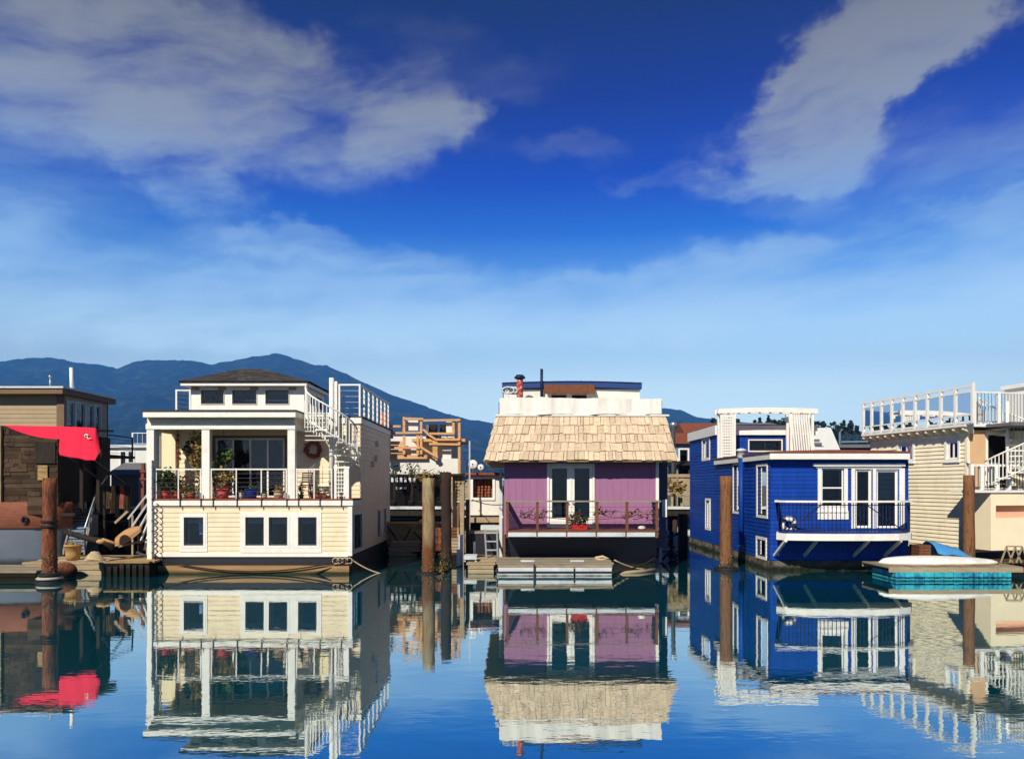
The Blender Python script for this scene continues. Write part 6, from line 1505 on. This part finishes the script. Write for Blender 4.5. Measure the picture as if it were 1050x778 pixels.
for px, py, rx, rz_, n, lm, lab in ((404, 483, .5, .45, 120, 'leaf_dark', 'dark shrub against the white wall beside the cream houseboat'), (422, 482, .35, .4, 60, 'leaf_dark', 'thin dark shrub in front of the white wall'), (433, 488, .6, .35, 170, 'leaf_dry', 'brown bush on the pier behind the pale topped pile'), (452, 488, .5, .3, 110, 'leaf_dark', 'dark green bush on the pier behind the dark pile')):
    c = W(px, py, 43.4); t = thing('shrub', lab, 'shrub', (c.x, c.y, pzt), 'shrubs on the pier')
    m = MB(); m.leaves(c, (rx * 1.2, .3, rz_ * 1.1), n // 2, .16)
    for k in range(9): m.tube([c + V(0, 0, -rz_), c + V(rng.uniform(-rx, rx) * .5, 0, 0), c + V(rng.uniform(-rx, rx) * 1.2, 0, rng.uniform(0, rz_ * 1.2))], .02, 4)
    m.build('foliage', lm, t)
    m = MB(); m.lathe((c.x, c.y, pzt + .01), [(.15, 0), (.2, .25), (.22, .3)], 12); m.build('pot', 'rubber', t)
    m = MB(); m.tube([(c.x, c.y, pzt + .25), c], .03, 5); m.tube([(c.x, c.y, pzt + .3), c + V(.2, 0, .2)], .02, 5); m.build('stem', 'bark', t)
# white boathouse with stacked firewood
yW = 37.0; w0, w1 = X(481, yW), X(514, yW)
BH = thing('boathouse', 'small white boathouse with a large square opening left of the mauve houseboat', 'boathouse', ((w0 + w1) / 2, 38.5, 0))
fW = front(w0, yW); wh = fW.rect(485, 491, 505, 510)
m = MB(); wall(m, fW, 0, w1 - w0, Z(528, yW), Z(487, yW), [wh]); m.box(w0, w0 + .1, yW + .125, 40, Z(528, yW), Z(487, yW)); m.box(w1 - .1, w1, yW + .125, 40, Z(528, yW), Z(487, yW)); m.box(w0 + .1, w1 - .1, 39.9, 40, Z(528, yW), Z(487, yW)); m.build('wall', 'far_white', BH)
m = MB(); ring(m, fW, wh[0], wh[1], wh[2], wh[3], .12, .001, .06); m.build('opening_frame', 'white_paint', BH)
m = MB(); m.box(w0 - .15, w1 + .1, yW - .3, 40.1, Z(487, yW) + .003, Z(484.5, yW)); m.build('roof', 'red_roof', BH)
m = MB(); m.box(w0, w1, yW + .02, 39.9, -.5, Z(528, yW) - .003); m.build('base', 'dark_wood', BH)
m = MB(); m.box(w0 - .1, w1 + .05, yW - .5, yW - .003, Z(535, yW), Z(530, yW)); m.build('step_beam', 'weathered_wood', BH)
m = MB(); m.box(X(493, 34), X(512, 34), 33.8, 34.6, Z(543.5, 34), Z(538.5, 34)); m.build('landing', 'foam_white', BH)
def logstack(label, x0, x1, y, z0, z1, r, mm, n_='log'):
    t = thing('firewood_stack', label, 'firewood', ((x0 + x1) / 2, y + .4, z0)); z = z0 + r; k = 0
    while z < z1 and k < 100:
        x = x0 + r
        while x < x1 and k < 100:
            m = MB(); rr = r * rng.uniform(.75, 1); m.tube([(x, y + rng.uniform(0, .1), z), (x, y + .8, z)], rr, 8); m.build('log', mm, t); x += 2 * r * rng.uniform(.95, 1.1); k += 1
        z += 1.75 * r
logstack('split red brown firewood stacked inside the white boathouse opening', fW.p(wh[0] + .02, 0, 0).x, fW.p(wh[1] - .02, 0, 0).x, yW + .25, wh[2] - .1, wh[3] - .08, .075, 'log_ends')
logstack('tan timber offcuts stacked left of the white boathouse', X(464, yW), X(480, yW), yW + .2, Z(513, yW), Z(489, yW), .09, 'weathered_wood')
t = thing('timber_rack', 'timber rack of shelves holding the tan offcuts', 'rack', (X(472, yW), yW + .4, 0))
for px in (463, 480.5): m = MB(); x = X(px, yW); m.box(x - .05, x + .05, yW, yW + .1, -.5, Z(487, yW)); m.build('upright', 'weathered_wood', t)
for py in (513.5, 521, 529): m = MB(); m.box(X(463, yW), X(480.5, yW), yW + .02, yW + .9, Z(py + 1.2, yW), Z(py, yW)); m.build('shelf', 'foam_white', t)
m = MB(); m.box(X(462, yW), X(481, yW), yW - .1, yW + .9, Z(487, yW), Z(485.5, yW)); m.build('rack_roof', 'dark_wood', t)
for px, py, r, lab in ((485, 476, .22, 'round white satellite dish above the white boathouse'), (493, 479, .15, 'small round white lamp beside the satellite dish')):
    c = W(px, py, 38); t = thing('satellite_dish' if r > .2 else 'globe_lamp', lab, 'dish' if r > .2 else 'lamp', (c.x, c.y, Z(484, 38)))
    m = MB(); m.sphere(c, r, 10, (1, .35, 1)); m.build('bowl' if r > .2 else 'globe', 'white_fibreglass', t)
    m = MB(); m.tube([c + V(0, .05, 0), V(c.x, c.y + .05, Z(485, 38))], .03, 6); m.build('stand', 'galvanised', t)
    m = MB(); m.tube([c + V(0, -.1, -r * .7), c + V(0, -.3, 0)], .012, 5); m.sphere(c + V(0, -.3, 0), .04, 6); m.build('receiver', 'black_iron', t)
t = thing('dark_locker', 'dark grey locker standing on the float behind the ladder', 'locker', (X(488, 31), 31, .2))
m = MB(); m.box(X(481, 31), X(512, 31), 31, 31.8, .2, Z(547, 31)); m.build('body', 'hull_dark', t)
m = MB(); m.box(X(480, 31), X(513, 31), 30.95, 31.85, Z(547, 31) + .003, Z(544.5, 31)); m.build('lid', 'grey_wood', t)
t = thing('ladder', 'short aluminium ladder leaning on the dark grey locker', 'ladder', (X(503, 30.2), 30.2, .35))
la, lb = W(499, 577, 29.2), W(510.5, 577, 29.2); lc, ld = W(497, 543, 30.7), W(509.5, 543, 30.7)
for a, b in ((la, lc), (lb, ld)): m = MB(); m.bar(a, b, .06); m.build('rail', 'alum', t)
for f in (.12, .38, .64, .9): m = MB(); m.bar(la.lerp(lc, f), lb.lerp(ld, f), .05); m.build('rung', 'alum', t)
plankdock('floating_dock', 'small tan float under the ladder left of the mauve houseboat', X(479, 27.6), X(507, 27.6), 27.6, 31.9, .28, 'x', 'weathered_wood', 'weathered_wood', .3, .26)
m = MB(); m.box(X(476, 28.4), X(489, 28.4), 28.2, 28.9, Z(573, 28.4), Z(569, 28.4)); 
for px in (477, 488): m.box(X(px, 28.4) - .03, X(px, 28.4) + .03, 28.25, 28.3, .28, Z(573, 28.4))
m.thing('bench', 'foam_white', 'low white bench on the small tan float', 'bench')
m = MB(); m.tube(catenary(W(484, 512, 36.4), W(518, 517, 29), .1, 10), .018, 5); m.thing('mooring_rope', 'dark_rope', 'dark cable strung from the white boathouse to the mauve balcony corner', 'rope')
plankdock('floating_dock', 'brown plank float with crates between the dark pile and the small tan float', X(449, 31), X(478, 31), 31, 33.6, .3, 'x', 'stained_planks', 'stained_planks', .25, .3)
def slat_crate(label, px, d, z, w_, h_, mm):
    t = thing('crate', label, 'crate', (X(px, d), d, z), 'crates between the cream and mauve houseboats'); x = X(px, d)
    m = MB(); k = max(3, int(h_ / .1))
    for i in range(k): m.box(x - w_ / 2, x + w_ / 2, d, d + .5, z + h_ * i / k, z + h_ * (i + .82) / k)
    m.build('slats', mm, t)
    for sx in (x - w_ / 2 + .04, x + w_ / 2 - .04): m = MB(); m.box(sx - .035, sx + .035, d - .025, d - .002, z, z + h_); m.build('batten', 'weathered_wood', t)
slat_crate('large tan slatted crate on the brown plank float', 464, 31.4, .33, .62, .6, 'weathered_wood')
slat_crate('smaller red brown slatted crate on top of the large tan crate', 464.5, 31.45, .935, .48, .38, 'brown_rail')
slat_crate('narrow grey slatted crate beside the large tan crate', 474.5, 31.5, .33, .42, .85, 'grey_wood')
t = thing('oil_drum', 'rusty dark drum standing behind the crates on the brown plank float', 'drum', (X(453.5, 32.4), 32.4, .33))
m = MB(); m.lathe((X(453.5, 32.4), 32.4, .33), [(.27, 0), (.29, .02), (.28, .3), (.3, .32), (.28, .34), (.28, .6), (.3, .62), (.28, .64), (.28, .9), (.29, .92), (.26, .9)], 20); m.build('body', 'pile_rust', t)
for i, (pxa, pxb, d, z0, z1, mm, lab) in enumerate(((459, 462, 33.2, .33, 2.5, 'weathered_wood', 'long tan plank leaning against the pier behind the crates'), (467, 471, 33.3, .33, 2.2, 'brown_rail', 'reddish plank leaning against the pier behind the crates'), (476, 473, 33.4, .33, 2.7, 'grey_wood', 'long grey plank leaning against the pier behind the crates'))):
    m = MB(); m.bar((X(pxa, d), d, z0), (X(pxb, d + 1), d + 1, z1), .13); m.thing('loose_board', mm, lab, 'board')
m = MB()
for k in range(7): m.box(X(400, 33.5) + rng.uniform(-.1, .1), X(430, 33.5) + rng.uniform(-.3, .2), 33.4, 33.9, .02 + k * .09, .1 + k * .09)
m.thing('plank_stack', 'weathered_wood', 'low stack of sawn planks at the foot of the stained bulkhead', 'planks')
# raft before the mauve houseboat
t = plankdock('floating_dock', 'weathered plank raft on white foam floats in front of the mauve houseboat', X(509.5, 26.35), X(629, 26.35), 26.35, 28.5, .42, 'x', 'weathered_wood', 'grey_wood', .26, .14)
for a, b in ((511, 547), (548.5, 588), (590, 627)):
    m = MB(); m.box(X(a, 26.4), X(b, 26.4), 26.33, 28.3, -.15, .27); m.build('float', 'foam_white', t)
m = MB(); m.box(X(509, 26.3), X(629.5, 26.3), 26.29, 26.325, .1, .15); m.build('bumper_strip', 'black_iron', t)
m = MB(); m.box(X(547, 26.25), X(548.5, 26.25), 26.24, 26.285, -.1, .4); m.build('bracket', 'black_iron', t)
for px in (541, 592): m = MB(); m.box(X(px - 7, 26.4), X(px + 7, 26.4), 26.45, 26.6, .445, .5); m.build('cleat_pad', 'foam_white', t)
m = MB(); m.tube([W(610, 572, 27.6), W(618, 570.5, 27.6), W(624, 573, 27.5), W(616, 574, 27.4), W(611, 573, 27.5)], .05, 6); m.thing('rope_coil', 'rope', 'small rope heap on the right end of the weathered raft', 'rope')
m = MB(); m.tube(catenary(W(630, 574, 27.2), W(672, 583, 28.2), .12, 12), .025, 6); m.thing('mooring_rope', 'rope', 'pale mooring rope from the weathered raft to the right corner of the mauve hull', 'rope')
m = MB(); m.tube(catenary(W(631, 586, 26.6), W(675, 570, 28.3), .1, 12), .03, 6); m.thing('mooring_rope', 'dark_rope', 'dark mooring rope crossing the pale one right of the weathered raft', 'rope')
m = MB(); m.tube([W(632, 588, 26.8), W(655, 586, 27.2), W(672, 584.5, 27.8)], .07, 8); m.thing('boom_pole', 'weathered_wood', 'weathered pole afloat between the raft and the mauve hull', 'pole')

# ================================================================== GAP BETWEEN MAUVE AND BLUE HOUSEBOATS, AND BEHIND BLUE
house('slate_house', 'slate blue house with rust tiled roof beyond the pier railing', 'house', X(692, 50), X(728, 50), 50, 55, .5, Z(455, 50), 'slate_blue', [(697, 461, 705, 474)], .85, 'red_roof')
house('brown_shack', 'small weathered shack with a dark window behind the pier railing', 'shack', X(694, 45.5), X(712, 45.5), 45.5, 48, pzt, Z(477, 45.5), 'grey_wood', [(698, 480, 707, 487)], .3, 'dark_wood', 'dark_wood')
m = MB(); q = V(X(690.5, 44), 44, pzt + .02); m.lathe(q, [(.12, 0), (.12, Z(438, 44) - q.z), (.2, Z(437, 44) - q.z), (.2, Z(434, 44) - q.z), (.1, Z(432.5, 44) - q.z)], 14); m.thing('flue_pipe', 'galvanised', 'tall galvanised flue pipe right of the shake roof', 'flue')
for px, d, tp, w_, lab in ((701, 34, 527, .34, 'thick dark square post standing between the mauve and blue houseboats'), (688, 36, 530, .14, 'slim dark post left of the thick dark post'), (677.5, 30.5, 545, .1, 'slim pale post at the right corner of the mauve hull')):
    m = MB(); x = X(px, d); m.box(x - w_ / 2, x + w_ / 2, d, d + w_, -1, Z(tp, d)); m.thing('timber_post', 'pile_dark' if 'dark' in lab else 'foam_white', lab, 'post')
for a, b, d, lab in (((678, 552), (704, 545), 33, 'long dark spar crossing between the mauve and blue houseboats'), ((680, 545), (694, 575), 31, 'dark spar slanting down right of the mauve hull'), ((678, 575), (692, 560), 31, 'dark spar slanting up right of the mauve hull')):
    m = MB(); m.tube([W(*a, d), W(*b, d)], .05, 6); m.thing('loose_spar', 'dark_wood', lab, 'spar')
t = thing('buoy', 'small black mooring buoy hanging between the mauve and blue houseboats', 'buoy', tuple(W(690, 572, 32)))
m = MB(); m.sphere(W(690, 569.5, 32), .16, 8, (1.3, 1, .9)); m.build('float', 'rubber', t)
m = MB(); m.tube([W(690, 569, 32), W(690, 545, 32)], .015, 5); m.build('line', 'dark_rope', t)
t = thing('skiff', 'pale grey skiff moored under the pier between the mauve and blue houseboats', 'skiff', (X(689, 37.5), 37.5, 0))
m = MB(); rows, nseg = 14, 8
for i in range(rows + 1):
    f = i / rows; ww = .75 * math.sin(math.pi * min(.99, f * .7 + .28)) ** .7; y = 36 + 4 * f
    for k in range(nseg + 1): q = math.pi * k / nseg; m.v.append(V(X(689, 36) - math.cos(q) * ww, y, .75 - math.sin(q) ** .7 * .85))
m.f += [[i * (nseg + 1) + k, i * (nseg + 1) + k + 1, (i + 1) * (nseg + 1) + k + 1, (i + 1) * (nseg + 1) + k] for i in range(rows) for k in range(nseg)]; m.f.append(list(range(nseg + 1))); m.smooth = set(range(len(m.f) - 1)); m.build('hull', 'foam_white', t)
m = MB()
for y in (37, 38.2): m.box(X(689, 36) - .6, X(689, 36) + .6, y, y + .25, .5, .55)
m.build('thwart', 'weathered_wood', t)
# pale sloping roof, dark glass screened house behind blue
t = thing('boat_shed', 'shed with a large pale sloping roof just behind the blue houseboat', 'shed', (X(846, 46), 48, .5))
a0, a1, a2, a3 = W(826, 461, 46), W(861.5, 461, 46), W(852, 438.5, 48.5), W(826, 438.5, 48.5)
m = MB(); m.prism([a0, a1, a2, a3], (0, .08, -.1)); m.build('roof', 'pale_roof', t)
m = MB(); m.prism([V(a0.x, 46.15, a0.z - .2), V(a1.x - .15, 46.15, a1.z - .2), V(a1.x - .15, 46.15, .5), V(a0.x, 46.15, .5)], (0, 5, 0)); m.build('wall', 'far_white', t)
m = MB(); m.prism([a1 + V(-.08, .12, -.1), V(a2.x - .05, 48.6, a2.z - .1), V(a2.x - .05, 51, a2.z - .1), V(a1.x - .1, 51, a1.z)], (-.1, 0, 0)); m.build('gable', 'dark_wood', t)
for k in range(3): q = W(835.5, 452 + 3.5 * k, 46.4); m = MB(); m.box(q.x, q.x + .25 + .12 * k, q.y - .1, q.y + .1, q.z - .05, q.z + .1); m.build('roof_vent', 'grey_roof', t)
t = thing('dark_house', 'dark flat roofed house with a pale framed glass screen left of the yellow houseboat', 'house', (X(875, 52), 54, .5))
m = MB(); m.box(X(856, 52), X(905, 52), 52, 57, .5, Z(459, 52)); m.build('wall', 'navy_paint', t)
m = MB(); m.box(X(855, 51.6), X(906, 51.6), 51.6, 57.3, Z(459, 51.6) + .01, Z(455.5, 51.6)); m.build('roof', 'grey_roof', t)
m = MB(); m.bar(W(861, 455, 51.7), W(861, 443.5, 51.7), .1); m.bar(W(861, 453, 51.7), W(890, 452.5, 51.7), .1); m.bar(W(861, 443.5, 51.7), W(864, 440, 52.5), .07); m.build('screen_frame', 'slate_blue', t)
m = MB(); m.box(X(861.6, 51.7), X(890, 51.7), 51.69, 51.71, Z(453, 51.7), Z(445, 51.7)); m.build('glass_screen', 'clear_glass', t)
t = house('gabled_house', 'grey gabled house showing its ridge behind the white pergola', 'house', X(765, 60), X(800, 60), 60, 66, .5, Z(437, 60), 'slate_blue', [(770, 445, 778, 455)], .5, 'grey_roof')
house('brown_roof_house', 'low house with a rust brown roof left of the blue houseboat upper storey', 'house', X(706, 62), X(752, 62), 62, 67, .5, Z(447, 62), 'far_white', [(715, 455, 722, 465)], 1.2, 'red_roof')
